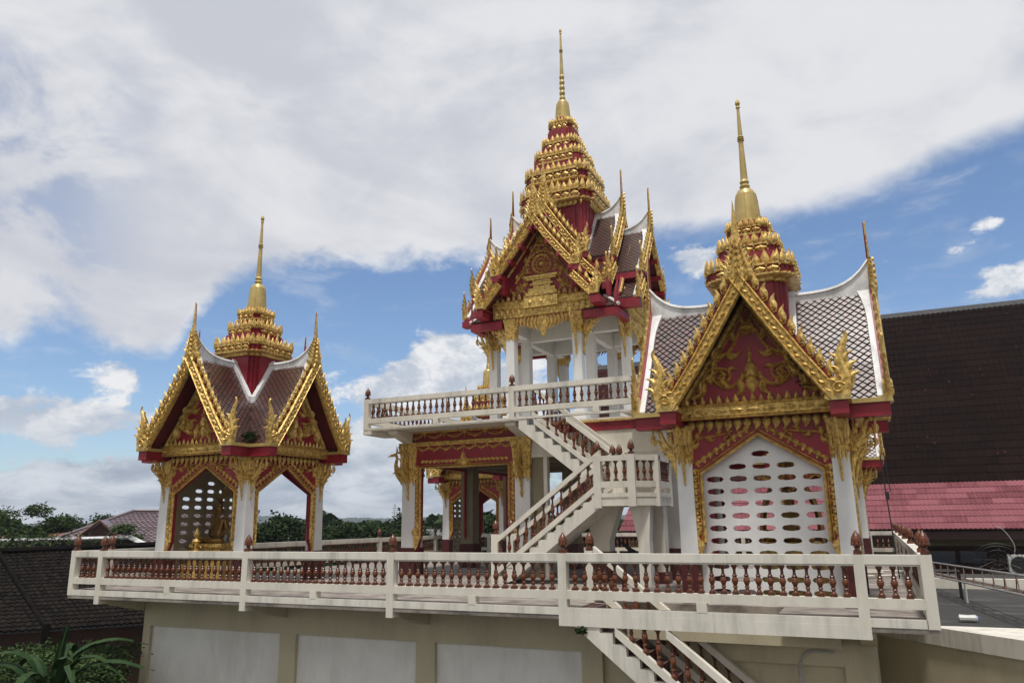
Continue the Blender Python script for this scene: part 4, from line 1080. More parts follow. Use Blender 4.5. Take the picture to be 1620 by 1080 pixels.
for i in range(34):
    f = random.random(); x = random.uniform(-1,12); y = 46.2+7.8*f; z = 3.35+10.92*f; q = random.uniform(.02,.045); b.box(x-q,x+q,y-.16,y-.06,z+.02,z+.02+q*2)
BH(b,'pale_chips',M['pinktile'])
b = MB(); b.rib(cr([(-17.0,12.3),(-17.3,12.6),(-17.3,13.2),(-17.1,13.8),(-17.35,14.3)],3),[.3,.32,.3,.25,.22,.2,.18,.15,.12,.1,.08,.05,.02],.1,52,True); BH(b,'ridge_finial',M['greyroof'])
b = MB(); b.prismx([(46.2,3.2),(54,14.1),(61.8,3.2)],-2.4,18); b.prismx([(46.2,3.2),(52,12.1),(58,3.2)],-17,-2.4); b.box(-17,18,46.1,46.3,2.6,3.3); BH(b,'gable_mass',M['wood_shade'])
b = MB(); b.box(-13,16,44.2,58,GZ,1.8); BH(b,'wall',M['wood_shade'])
b = MB(); b.box(-13,16,42.2,42.35,.55,.92); BH(b,'fascia',M['stepred'])
b = MB(); b.box(-13,1.3,44.05,44.17,GZ,.2); b.box(7.5,8.6,44.05,44.17,GZ,.2); b.box(-13,16,44.0,44.16,.2,.6); BH(b,'pale_wall_strip',M['shadecream'])
for x in (2.2,3.5,9.4):
    b = MB(); b.box(x,x+1.1,44.08,44.15,-.6,-.05); w = BH(b,'window',M['glass']); q = MB(); q.box(x-.06,x,44.04,44.16,-.66,0); q.box(x+1.1,x+1.16,44.04,44.16,-.66,0); q.box(x-.06,x+1.16,44.04,44.16,-.05,.02); q.build('frame',M['wood_shade'],w)
ac = empty('air_conditioner',(5.75,41.6,-.95),'pale air conditioning unit with round black fan by the dark wall at the far right','air conditioner')
b = MB(); b.box(-.62,.75,-.2,.2,0,.85); b.build('casing',M['acwhite'],ac)
b = MB(); b.M = Matrix.Translation((-.2,-.2,.43)) @ Matrix.Rotation(pi/2,4,'X'); b.lathe([(.36,0),(.36,.03),(.3,.035),(.05,.03)],n=24); b.build('fan_grille',M['black'],ac)
b = MB(); b.tube(cr([(-.35,-.1,.85),(-.3,-.1,1.3),(-.6,-.1,1.9),(-.9,-.1,2.1)],4),.018,6); b.build('pipe',M['steel'],ac)
b = MB(); b.box(-.7,.85,-.35,.3,-.12,0); b.build('shelf',M['rust'],ac)
sdh = empty('satellite_dish',(4.7,41.2,-.3),'black mesh satellite dish leaning beside the air conditioning unit','satellite dish')
b = MB()
for r in (.3,.55,.8,.95): b.tube([(r*cos(2*pi*i/20),-.25*(r*r),r*.75*sin(2*pi*i/20)) for i in range(21)],.012,4)
for i in range(12): a = 2*pi*i/12; b.tube([(0,0,0),(.5*cos(a),-.06,.375*sin(a)),(.95*cos(a),-.23,.71*sin(a))],.01,4)
b.build('dish',M['black'],sdh); b = MB(); b.tube([(0,0,0),(0,-.9,.5)],.02,5); b.tube([(0,.05,-.1),(0,.1,-1.0)],.04,6); b.build('arm',M['black'],sdh)
pl_ = empty('cable_pole',(.31,24,0),'thin dark cable rising behind the right side of the large pavilion','cable')
b = MB(); b.tube([(.1,0,-.5),(.04,0,1.4),(0,0,2.4),(-.03,0,3.3)],.018,5); b.build('cable',M['wire'],pl_); b = MB(); b.tube([(-.03,0,3.3),(.06,0,3.4),(.12,0,2.3),(.04,0,2.3)],.012,5); b.box(-.02,.08,-.04,.04,2.1,2.3); b.build('clamp',M['wire'],pl_)

# ------------------------------------------------------------------ left neighbours
def quad_roof(b, A, B_, C_, D_, rows, cols, lap=.05, amp=.03):
    """tiled slope: A,B along the eave, D,C along the ridge"""
    A,B_,C_,D_ = map(Vector,(A,B_,C_,D_)); n = (B_-A).cross(D_-A).normalized()
    if n.z < 0: n = -n
    for r in range(rows):
        f0,f1 = r/rows,(r+1.1)/rows
        a0,b0 = A.lerp(D_,f0),B_.lerp(C_,f0); a1,b1 = A.lerp(D_,f1),B_.lerp(C_,f1); o = len(b.v)
        for i in range(cols+1):
            g = i/cols; w = n*amp*(1 if i%2 else -1)
            p,q = a0.lerp(b0,g)+w+n*lap, a1.lerp(b1,g)+w
            b.v += [tuple(p),tuple(q),tuple(p-n*(lap+.03))]
        for i in range(cols):
            b.f += [(o+3*i,o+3*i+3,o+3*i+4,o+3*i+1),(o+3*i+2,o+3*i+5,o+3*i+3,o+3*i)]; c = random.random(); b.c += [c,c]
h1 = empty('tiled_house',(-31,20,GZ),'low house with mossy black tiled roof at the lower left beside the terrace','house')
def HC(par): 
    def f(b,nm,m,sub_=None,**k):
        o = b.build(nm,m,sub_ or par,**k)
        if sub_ is None: o.location = -Vector(par.location)
        return o
    return f
h = HC(h1)
rt = [(-33.9,21.3,.6),(-27.8,19.6,-1.95),(-24.2,24.5,-1.95),(-30.5,26.5,.72)]
b = MB(); quad_roof(b, rt[1], rt[2], rt[3], rt[0], 22, 60, .04, .025); h(b,'roof',M['oldtile'],fix=False)
b = MB(); quad_roof(b, (-31.5,14.5,-1.9),(-27.8,19.6,-1.95),(-33.9,21.3,.6),(-37,16.8,.6),22,50,.04,.025); h(b,'roof',M['oldtile'],fix=False)
b = MB(); b.tube([(-27.7,19.5,-1.9),(-33.9,21.3,.72)],.08,6); b.tube([(-27.75,19.55,-1.75),(-27.7,19.5,-2.9)],.16,4); h(b,'verge_board',M['oldtile'])
b = MB(); b.tube([(-33.9,21.3,.7),(-30.5,26.5,.82)],.14,6); b.tube([(-33.9,21.3,.7),(-37,16.8,.7)],.14,6); h(b,'ridge_cap',M['oldtile'])
b = MB(); b.prismz([(-33,15.5),(-28.3,19.8),(-25,24.3),(-31,26.2),(-37,20)],GZ,-2.1); h(b,'wall',M['wood_shade'])  # dark colour paints in the shadow under the eave
h2 = empty('tiled_house',(-38,30,GZ),'second dark tiled roof with white mortar ridge just beyond the first at the left edge','house'); h = HC(h2)
b = MB(); quad_roof(b,(-36.8,21.5,-.7),(-31.9,30.2,-.7),(-37.2,30.4,.98),(-42.5,22.6,.9),9,50,.05,.03); h(b,'roof',M['oldtile'],fix=False)
b = MB(); b.tube([(-42.5,22.6,1.0),(-40,26.5,1.02),(-37.2,30.4,1.05)],.12,6); b.tube([(-37.2,30.4,1.05),(-31.9,30.3,-.6)],.16,6); h(b,'ridge_cap',M['ridge'])
b = MB(); b.prismz([(-41,23.5),(-37,22.3),(-32.6,29.8),(-37,30)],GZ,-.9); h(b,'wall',M['wall'])
h3 = empty('tiled_house',(-54,44,GZ),'bigger house with mauve hipped roof and small dormer behind the left pavilion','house'); h = HC(h3)
c0 = Vector((-54.3,44.6,2.8)); rdir = Vector((.62,.78,0)); ldir = Vector((-.55,-.5,0))
E1 = Vector((-56.6,38.6,.4)); E2 = Vector((-44.5,46.5,.3)); R2 = c0+Vector((5.5,6.5,0)); E0 = Vector((-61,49,.4))
b = MB(); quad_roof(b,E1,E2,c0+Vector((6.5,7.2,-.1)),c0,20,60,.06,.04); quad_roof(b,E0,E1,c0,c0+Vector((-.05,.05,0)),18,40,.06,.04); rf = h(b,'roof',M['purpletile'],fix=False)
b = MB(); b.tube([c0+Vector((0,0,.1)),E1+Vector((0,0,.1))],.12,6); b.tube([c0+Vector((0,0,.1)),c0+Vector((6.5,7.2,0))],.12,6); b.build('ridge_cap',M['purpletile'],rf)
dm = Vector((-52.6,40.3,.95))
b = MB(); ux = Vector((.83,.56,0)); nn_ = Vector((.56,-.83,0))
pA,pB,pC = dm-ux*1.15, dm+ux*1.15, dm+Vector((0,0,1.0)); bk = -nn_*1.8
b.add([tuple(pA-ux*.25),tuple(pB+ux*.25),tuple(pC+Vector((0,0,.2))),tuple(pA-ux*.25+bk),tuple(pB+ux*.25+bk),tuple(pC+Vector((0,0,.2))+bk)],[(0,3,5,2),(1,2,5,4)]); b.build('dormer_roof',M['purpletile'],rf)
b = MB(); b.tube([pA-ux*.25+nn_*.05,pC+nn_*.05+Vector((0,0,.18)),pB+ux*.25+nn_*.05],.09,4); b.build('dormer_trim',M['terraroof'],rf)
b = MB(); b.add([tuple(pA+nn_*-.2),tuple(pB+nn_*-.2),tuple(pC+nn_*-.2)],[(0,1,2)]); b.build('dormer_vent',M['wood_shade'],rf)
b = MB(); b.prismz([(-60,48.5),(-56,39.6),(-45.3,46.6),(-50,56)],GZ,.35); h(b,'wall',M['wall'])

# small roofs among the trees
def shed(x,y,w,z,m,lab,rz=.7):
    t = empty('shed',(x,y,GZ),lab,'shed',rz)
    b = MB(); b.box(-w*.46,w*.46,-w*.3,w*.3,0,z-GZ-.8); b.build('wall',M['wall'],t)
    b = MB(); b.prismx([(-w*.4,z-GZ-.9),(0,z-GZ),(w*.4,z-GZ-.9),(w*.4,z-GZ-1.0),(0,z-GZ-.1),(-w*.4,z-GZ-1.0)],-w*.5,w*.5); b.build('roof',m,t)
shed(-52.5,73.5,4.2,.9,M['tarp'],'small shed under a bright blue roof among the dark trees')
shed(-60,69,6,.2,M['greyroof'],'grey sheet roofed shed left of the bright blue roof')
shed(-46,78,7,.9,M['greyroof'],'grey roofed shed right of the bright blue roof')
shed(-62,52,8,1.0,M['terraroof'],'orange tiled roof showing through the left pavilion arch')
shed(-66,44,8,1.2,M['terraroof'],'brown tiled roof between the bushy tree and the mauve roofed house')

# ------------------------------------------------------------------ vegetation
def crown_mesh(name, m, lumps, n, s, flat=.5, seed=1):
    R = random.Random(seed); b = MB(); wt = [q[3]**2*q[4] for q in lumps]; wt = [w+.12*max(wt) for w in wt]
    for i in range(n):
        cx_,cy_,cz_,rx,rz_ = R.choices(lumps, wt)[0]
        p = Vector((R.gauss(0,1),R.gauss(0,1),R.gauss(0,1)))
        p = p.normalized()*min(1.35,max(.3,R.gauss(.78,.24)))
        p = Vector((cx_+p.x*rx, cy_+p.y*rx, cz_+p.z*rz_))
        a = Vector((R.uniform(-1,1),R.uniform(-1,1),R.uniform(-.6,.6))).normalized(); c = a.cross(Vector((R.uniform(-1,1),R.uniform(-1,1),R.uniform(-1,1)))).normalized()
        L = s*R.uniform(.6,1.3); W = L*flat
        b.v += [tuple(p-a*L*.5),tuple(p+c*W*.5),tuple(p+a*L*.5),tuple(p-c*W*.5)]; o = len(b.v)-4
        b.f.append((o,o+1,o+2,o+3)); b.c.append(R.random()**1.5)
    return b.mesh(name, m, fix=False)
def lumps(seed, w, h, base, n, r):
    R = random.Random(seed); out = [(0,0,base+h*.45,w*.34,h*.36)]
    for i in range(n):
        a = R.uniform(0,2*pi); t = R.random(); q = w*.42*(1-.75*t**1.6)*R.uniform(.45,1)
        out.append((q*cos(a),q*sin(a),base+h*(.06+.86*t),r*R.uniform(.5,1.45),r*R.uniform(.4,1.1)))
    return out
def trunk_mesh(name, h, r, seed, spread):
    R = random.Random(seed); b = MB(); b.tube([(0,0,0),(.05*h*R.uniform(-1,1),.04*h,h*.4),(0,0,h)],[r,r*.7,r*.35],8)
    for i in range(7):
        a = R.uniform(0,2*pi); z = h*R.uniform(.45,.95); q = spread*R.uniform(.5,1)
        b.tube([(0,0,z),(q*.5*cos(a),q*.5*sin(a),z+q*.35),(q*cos(a),q*sin(a),z+q*.6)],[r*.35,r*.2,r*.08],5)
    return b.mesh(name, M['bark'])
kinds = []
for i in range(6):
    w = (9,7,11,8,6,10)[i]; h = (6.5,7.5,7,6,8.5,5.5)[i]
    kinds.append((crown_mesh('crown', M['farleaf'] if i%2 else M['darkleaf'], lumps(i+3,w,h,2.0,22,1.0), 6500, .38, .55, i), trunk_mesh('trunk', 4.5, .22, i, 2.5), h+2))
def place_tree(px_az, dist, top, kind, label, group='trees beyond the terrace', sc=None):
    a = rad(px_az); x,y = dist*sin(a), dist*cos(a); cm,tmh,H0 = kinds[kind]
    t = empty('broadleaf_tree',(x,y,GZ),label,'tree',random.uniform(0,6),group)
    s = (top-GZ)/H0; t.scale = (s,s,s)
    link('crown',cm,t); link('trunk',tmh,t)
    return t
# azimuth (deg from +Y), distance, top height, kind
far = [(-57,62,3.2,2),(-54.7,80,3.5,0),(-52.5,95,3.6,3),(-50.5,75,2.2,5),(-47.8,100,4.0,0),(-46,90,3.2,4),(-44.4,60,3.4,1),(-43.2,72,2.7,4),(-42.2,64,3.3,3),
       (-41.0,70,4.0,5),(-40.2,110,4.6,4),(-39.2,70,3.1,2),(-38,84,3.0,0),(-37,62,2.9,3),(-36.1,68,3.0,1),(-35.3,80,3.9,4),(-34.5,64,2.8,5),(-33.6,62,3.4,2),(-32.8,66,4.5,1),(-31.9,72,2.6,0),
       (-30.6,100,2.2,3),(-29.4,90,2.6,5),(-28.2,58,3.1,2),(-27,70,3.6,0),(-25.8,60,3.8,3),(-24.6,66,4.2,1),(-23.2,62,3.8,5),(-21.8,70,4.4,2),(-20.3,66,3.6,0),(-18.8,72,3.2,3),(-17,60,2.6,2),(-15,64,3.0,5),(-31.2,54,.6,0),(-34,52,.5,3),(-37.5,50,.4,5),(-40,48,.6,2),(-43,46,.7,0),(-28.8,52,.4,5)]
far = [(a,d,(t-1.0 if t > 3 else t-.7)-(.75 if -45 < a < -14 else 0),k) for a,d,t,k in far]
far_names = {1:'tall pointed dark tree',4:'slim upright dark tree',0:'rounded dark tree',2:'broad spreading green tree',3:'mid green bushy tree',5:'low wide dark tree'}
spots_ = ['behind the black tiled roofs at the left edge','behind the mauve roofed house','over the dormer of the mauve roofed house','over the ridge of the mauve house','seen through the left pavilion lattice','behind the seated statue','seen through the right arch of the left pavilion','in the middle of the left pavilion right arch','at the right jamb of the left pavilion arch',
 'just right of the left pavilion arch column','standing tallest right of the left pavilion arch','by the left pavilion outer column','a little right of the left pavilion','left of the pair of tall trees over the terrace rail','with rounded top left of the blue roof','directly behind the blue roof','right behind the blue roof shed','left neighbour of the tallest tree','the tallest before the lower hall column','right neighbour of the tallest tree',
 'far off beside the left column of the lower hall','far off touching the left column of the lower hall','between the hall column and the far pavilion','behind the far pavilion left column','behind the far pavilion lattice','in the arch of the far pavilion','right of the far pavilion arch','behind the stair foot','under the upper stair flight','behind the hall centre column','behind the stair landing','behind the hammock',
 'low and near the blue roof, in front','low before the round topped tree','low before the left pavilion right rail','low beyond the second rail finial','low beyond the first rail finial','low before the hall left column']
for i,(az,d,tp,k) in enumerate(far): place_tree(az,d,tp,k,far_names[k]+' '+spots_[i])
# near leafy tree at left edge
nt_ = empty('feathery_tree',(-40.5,26.3,GZ),'bushy feathery light green tree at the left edge above the black roofs','tree')
lm = [(0,0,5.5,2.6,1.0),(-1.8,-1.5,6.2,1.7,.9),(1.5,1.6,5.4,1.6,.8),(2.8,3.2,5.6,1.1,.45),(-.6,-.4,7.2,.9,.5),(.6,.6,7.5,.7,.35),(1.8,1.2,7.0,.9,.3),(3.4,3.6,6.5,.7,.3),(-2.6,-2.6,7.2,.8,.4),(3.0,4.6,6.0,.6,.25),(-3.5,-3,5.6,1.6,1.1),(2,4,5.0,1.6,.7)]
link('crown', crown_mesh('crown', M['leaf'], lm, 15000, .2, .35, 21), nt_); link('trunk', trunk_mesh('trunk',5.2,.2,5,3.0), nt_)
# shrubs lower left
def shrub(x,y,z,w,h,m,n,s,lab,seed,name='shrub',grp='shrubs in the lower left garden'):
    t = empty(name,(x,y,GZ),lab,'shrub',0,grp)
    link('foliage', crown_mesh('foliage', m, [(0,0,z-GZ,w*.5,h*.5)]+[(w*.45*cos(q),w*.45*sin(q),z-GZ+random.uniform(-.25,.25)*h,w*.3,h*.3) for q in range(6)], n, s, .5, seed), t)
    b = MB(); b.tube([(0,0,0),(.1,0,z-GZ)],[.1,.05],6); b.build('stem',M['bark'],t); return t
shrub(-20.2,14.4,-1.85,3.2,.9,M['leaf'],9000,.1,'sunlit light green shrub behind the banana plant',31)
shrub(-22.6,12.4,-2.3,2.6,1.3,M['darkleaf'],4000,.12,'darker shrub left of the banana plant',32)
shrub(-18.9,14.4,-2.2,1.7,.9,M['leaf'],4200,.1,'leafy shrub against the corner of the terrace building',33)
shrub(-18.6,13.2,-3.4,3.6,1.8,M['darkleaf'],7000,.14,'dark undergrowth shrub at the bottom left edge by the wall',34)
# banana plant
bp = empty('banana_plant',(-16.6,11.95,GZ-.6),'banana plant with arching broad leaves and one upright furled leaf, bottom left','plant')
def bleaf(mb, P, W, fold=.25, seed=0, torn=True):
    R = random.Random(seed); pts = [Vector(p) for p in cr(P,6)]; n = len(pts)
    for i in range(n-1):
        for sd in (1,-1):
            if torn and R.random() < .08: continue
            q = []
            for j in (i,i+1):
                t = j/(n-1); w = W*max(.02,sin(pi*min(1,t*.93+.06))**.6)*(R.uniform(.72,1.) if torn else 1.)
                tg = (pts[min(j+1,n-1)]-pts[max(j-1,0)]).normalized(); s_v = tg.cross(Vector((0,0,1))).normalized(); upv = s_v.cross(tg)
                q += [pts[j], pts[j]+s_v*sd*w-upv*w*fold]
            c = R.random(); mb.add([tuple(q[0]),tuple(q[1]),tuple(q[3]),tuple(q[2])],[(0,1,2,3) if sd > 0 else (3,2,1,0)],c*.8)
base = Vector((0,0,3.4))
leafs = [((0,0,3.3),(.1,.3,4.0),(.6,.9,4.35),(1.2,1.5,4.15),.2),((0,0,3.2),(.5,.2,3.75),(1.3,.5,4.0),(2.1,.9,3.75),.24),((0,0,3.1),(.6,.0,3.5),(1.4,.2,3.5),(2.2,.4,3.15),.24),
         ((0,0,3.2),(-.5,-.3,3.8),(-1.1,-.6,3.95),(-1.7,-.9,3.6),.24),((0,0,3.0),(-.6,-.2,3.4),(-1.4,-.5,3.4),(-2.0,-.8,3.0),.24),((0,0,3.1),(.3,-.4,3.5),(.9,-.9,3.4),(1.4,-1.4,2.9),.22)]
leafs += [tuple([(0,0,3.1)]+[(r1*cos(q),r1*sin(q),z1) for r1,z1 in ((.35,3.7+dz),(1.0,4.0+dz),(1.7,3.55+dz))]+[.17]) for q,dz in ((.3,.1),(1.1,.25),(2.2,.2),(3.0,0),(3.7,.2),(5.2,-.1),(5.9,.15))]
for i,(a,c,d,e,w) in enumerate(leafs):
    w *= .8
    a,c,d,e = [(q[0],q[1],q[2]+.45*(j > 0)) for j,q in enumerate((a,c,d,e))]
    b = MB(); bleaf(b,[a,c,d,e],w,.3,i); b.build('leaf',M['banana'],bp,fix=False)
b = MB(); bleaf(b,[(0,0,3.3),(.03,.02,3.9),(.08,.05,4.6),(.2,.1,5.2)],.08,1.2,9,False); bleaf(b,[(0,0.02,3.3),(.03,.05,3.9),(.08,.07,4.6),(.2,.12,5.2)],.07,-.8,10,False); b.build('furled_leaf',M['banana'],bp,fix=False)
b = MB(); b.tube([(0,0,0),(0,0,2.0),(0,0,3.5)],[.16,.12,.06],8); b.build('stalk',M['banana'],bp)
# creepers growing on the roofs
def creeper(p, r, n, lab, seed, lumps_=None):
    t = empty('creeper',p,lab,'plant')
    link('leaves', crown_mesh('leaves', M['darkleaf'], lumps_ or [(0,0,0,r,r*.6)], n, .09, .5, seed), t)
    b = MB(); b.tube([(0,0,-r*.5),(.02,0,0),(.1,.02,r*.5)],.012,5); b.build('stem',M['bark'],t)
creeper((RPc[0]+1.0,RPc[1]-1.85,4.55),.22,380,'dark creeper growing over the right side of the large pavilion pediment',41,[(0,0,0,.2,.25),(-.12,0,.25,.12,.2),(.2,0,.05,.16,.2),(-.05,0,-.3,.12,.14),(.3,0,-.12,.15,.1)])
creeper((LPc[0]+1.62,LPc[1]-1.62,4.05),.3,420,'leafy plant rooted in the roof valley of the small left pavilion',42,[(0,0,0,.26,.14),(-.1,.1,.1,.2,.1)])
creeper((-5.3,14.5,-.38),.12,90,'small green weed sprouting at the head of the lower stair',43)
creeper((RPc[0]-1.3,RPc[1]-1.8,3.75),.15,60,'thin weed at the left end of the large pavilion beam',44)

# pylons
for (x,y,hh,lab) in ((-220,334,12,'faint lattice pylon on the horizon right of centre left trees'),(-249,313,11,'faint lattice pylon on the horizon next to the left pavilion'),(-196,348,9,'faint mast on the horizon beside the hall column')):
    t = empty('pylon',(x,y,GZ),lab,'pylon'); b = MB()
    for sx,sy in ((-1,-1),(1,-1),(1,1),(-1,1)): b.tube([(sx*1.6,sy*1.6,0),(sx*.25,sy*.25,hh+4)],.09,4)
    for i in range(9):
        z = i*(hh+4)/9; w = 1.6-1.35*z/(hh+4); w2 = 1.6-1.35*(z+2)/(hh+4); b.tube([(-w,-w,z),(w2,-w2,z+2)],.05,4); b.tube([(w,-w,z),(-w2,-w2,z+2)],.05,4)
    b.build('tower',M['steel'],t)
    b = MB()
    for z in (hh,hh+2,hh-2): b.tube([(-2.2,0,z),(2.2,0,z)],.12,4)
    b.build('cross_arm',M['steel'],t)

# ------------------------------------------------------------------ ground, far wood and hills
b = MB(); b.add([(-3000,-600,GZ),(3000,-600,GZ),(3000,4000,GZ),(-3000,4000,GZ)],[(0,1,2,3)])
tag(b.build('ground',M['grass'],fix=False),None,None,kind='structure')
b = MB(); b.add([(-17,-25,GZ+.004),(30,-25,GZ+.004),(30,16,GZ+.004),(-17,16,GZ+.004)],[(0,1,2,3)])  # unseen ground sheet added to shape light bounced onto the walls
tag(b.build('bounce_yard',M['flatroof'],fix=False),None,None,kind='structure')
R = random.Random(5); b = MB()
for i in range(26000):
    az = rad(R.uniform(-64,16)); d = 110*(4.5**R.random()); hmax = 6.3+ .0016*d + 1.2*sin(az*37+1)+.9*sin(az*91)
    p = Vector((d*sin(az),d*cos(az),GZ+hmax*R.random()**.45)); s = .9+d*.004
    a = Vector((R.uniform(-1,1),R.uniform(-1,1),R.uniform(-.6,.6))).normalized(); c = a.cross(Vector((R.uniform(-1,1),R.uniform(-1,1),R.uniform(-1,1)))).normalized()
    o = len(b.v); b.v += [tuple(p-a*s*.6),tuple(p+c*s*.45),tuple(p+a*s*.6),tuple(p-c*s*.45)]; b.f.append((o,o+1,o+2,o+3)); b.c.append(R.random())
tag(b.build('distant_wood',M['farleaf'],fix=False),'far belt of dark woodland along the horizon','wood',kind='stuff')
b = MB(); n = 900
for ring,(d,hb,am) in enumerate(((650,7,2.0),(1500,15,5))):
    o = len(b.v)
    for i in range(n+1):
        az = rad(-75+105*i/n); hz = hb+am*(sin(az*9+ring*2)+.5*sin(az*23+ring)+.25*sin(az*57))+R.uniform(0,1.2+ring)
        b.v += [(d*sin(az),d*cos(az),GZ-1),(d*sin(az)*1.05,d*cos(az)*1.05,GZ+max(hz,4)),(d*sin(az)*1.25,d*cos(az)*1.25,GZ-1)]
    for i in range(n): b.f += [(o+3*i,o+3*i+3,o+3*i+4,o+3*i+1),(o+3*i+1,o+3*i+4,o+3*i+5,o+3*i+2)]; b.c += [0,0]
tag(b.build('hills',M['hill'],fix=False),None,None,kind='structure')

b = MB(); b.box(-1900,500,-60,2000,GZ-2,45)
hzm = bpy.data.materials.new('haze'); hzm.use_nodes = True; hn = hzm.node_tree; hn.nodes.clear()
pv = hn.nodes.new('ShaderNodeVolumePrincipled'); pv.inputs['Density'].default_value = .00024; pv.inputs['Color'].default_value = (.86,.92,1,1); pv.inputs['Anisotropy'].default_value = .2
mo = hn.nodes.new('ShaderNodeOutputMaterial'); hn.links.new(pv.outputs[0], mo.inputs['Volume'])
tag(b.build('haze',hzm),'thin bluish haze softening the far woods',None,kind='stuff')
# ------------------------------------------------------------------ sky and light
W = bpy.data.worlds.new('World'); S.world = W; W.use_nodes = True
nt = W.node_tree; N = nt.nodes; L = nt.links; N.clear()
SUN = Vector((.10,-.28,.955)).normalized()
def V_(x): return x
class G:
    pass
def val(x):
    n = N.new('ShaderNodeValue'); n.outputs[0].default_value = x; return n.outputs[0]
def ma(op, a, c=None, cl=False):
    n = N.new('ShaderNodeMath'); n.operation = op; n.use_clamp = cl
    for i,q in enumerate((a,c)):
        if q is None: continue
        if isinstance(q,(int,float)): n.inputs[i].default_value = q
        else: L.new(q, n.inputs[i])
    return n.outputs[0]
def smooth(x, a, c):
    n = N.new('ShaderNodeMapRange'); n.interpolation_type = 'SMOOTHSTEP'; n.inputs[1].default_value = a; n.inputs[2].default_value = c; L.new(x, n.inputs[0]); return n.outputs[0]
tc = N.new('ShaderNodeTexCoord'); nv = N.new('ShaderNodeVectorMath'); nv.operation = 'NORMALIZE'; L.new(tc.outputs['Generated'], nv.inputs[0])
sx = N.new('ShaderNodeSeparateXYZ'); L.new(nv.outputs[0], sx.inputs[0])
az = ma('MULTIPLY', ma('ARCTAN2', sx.outputs[0], sx.outputs[1]), 57.29578)
el = ma('MULTIPLY', ma('ARCSINE', sx.outputs[2]), 57.29578)
def noise(sc, sy=1., detail=9, rough=.6, off=0., dist=0.):
    c = N.new('ShaderNodeCombineXYZ'); L.new(ma('MULTIPLY', az, sc), c.inputs[0]); L.new(ma('MULTIPLY', el, sc*sy), c.inputs[1]); c.inputs[2].default_value = off
    n = N.new('ShaderNodeTexNoise'); n.inputs['Scale'].default_value = 1; n.inputs['Detail'].default_value = detail; n.inputs['Roughness'].default_value = rough; n.inputs['Distortion'].default_value = dist
    L.new(c.outputs[0], n.inputs['Vector']); return n.outputs['Fac']
n1 = noise(.11,1.6,12,.6,3.1,.4); n2 = noise(.3,1.5,10,.62,8.2,.2); n3 = noise(.045,2.2,8,.55,1.7,.6); n4 = noise(.16,3.,10,.6,5.5,.3)
# lower edge of the big sheet of cloud, as elevation over azimuth
bnd = [(-75,11.5),(-59,11.4),(-55.9,12.4),(-52,11.0),(-50,11.2),(-48,14.0),(-45.9,16.0),(-40.6,18.2),(-35,18.6),(-28,19.2),(-22,19.6),(-15,20.2),(-9.4,20.2),(-3.4,20.7),(0,21.0),(3.9,21.8),(7.2,22.6),(11.6,23.2),(40,30)]
fc = N.new('ShaderNodeFloatCurve'); cv = fc.mapping; cv.use_clip = False
L.new(ma('DIVIDE', ma('ADD', az, 75.), 115.), fc.inputs['Value'])
pts = cv.curves[0].points
pts[0].location = (0,bnd[0][1]/40); pts[1].location = (1,bnd[-1][1]/40)
for a,e in bnd[1:-1]: pts.new((a+75)/115, e/40)
cv.update()
vb = ma('MULTIPLY', fc.outputs[0], 40.)
soft = smooth(az, -30, 0)     # crisper edge towards the right
rag = ma('MULTIPLY', ma('SUBTRACT', n2, .5), ma('SUBTRACT', 4.2, ma('MULTIPLY', soft, 2.6)))
f1 = ma('ADD', ma('SUBTRACT', el, vb), rag)
m1a = smooth(f1, -.6, 1.5)
holes = ma('MULTIPLY', smooth(n1, .40, .57), 1.)       # thin places in the far left of the sheet
leftw = ma('SUBTRACT', 1., smooth(az, -58, -50))
lowband = ma('SUBTRACT', 1., smooth(el, 27, 31))
thin = ma('MULTIPLY', ma('MULTIPLY', leftw, lowband), ma('SUBTRACT', 1., holes))
m1 = ma('MULTIPLY', m1a, ma('SUBTRACT', 1., ma('MULTIPLY', thin, .5)))
def gauss(a, e, sa, se, w=1.):
    x = ma('DIVIDE', ma('SUBTRACT', az, a), sa); y = ma('DIVIDE', ma('SUBTRACT', el, e), se)
    r = ma('ADD', ma('MULTIPLY', x, x), ma('MULTIPLY', y, y)); return ma('MULTIPLY', ma('EXPONENT', ma('MULTIPLY', r, -1.)), w)
acc = None
for g in ((-30,12.0,3.2,3.4,.75),(-33,9.0,4.5,2.4,.7),(-27,9,5,2.6,.7),(-23,13,3,2.5,.4),(-52,10.1,2.8,1.3,.6),(-56,7.1,7,1.5,.65),(-47,3.2,7,1.1,.5),(-40.5,9.3,2.2,1.6,.5),(-36,5,8,1.6,.5),(9.8,14.3,3.2,1.6,.55),(-10.5,18.6,3.5,1.5,.6),(8.8,18.3,1.2,.7,.42),(0,15.5,7,1.2,.22),(5,17,6,1.,.2)):
    q = gauss(*g); acc = q if acc is None else ma('ADD', acc, q)
low = ma('ADD', ma('MULTIPLY', ma('SUBTRACT', 1., smooth(el, 2, 9.5)), .42), ma('MULTIPLY', ma('SUBTRACT', 1., smooth(el, .5, 3.5)), .35))
f2 = ma('ADD', ma('ADD', acc, low), ma('MULTIPLY', ma('SUBTRACT', n2, .5), 1.15))
f2 = ma('ADD', f2, ma('MULTIPLY', ma('SUBTRACT', n4, .5), .8))
m2 = smooth(f2, .30, .52)
cir = ma('MULTIPLY', smooth(n4, .5, .72), .28)          # thin veils in the blue
mask = ma('MAXIMUM', ma('MAXIMUM', m1, m2), cir)
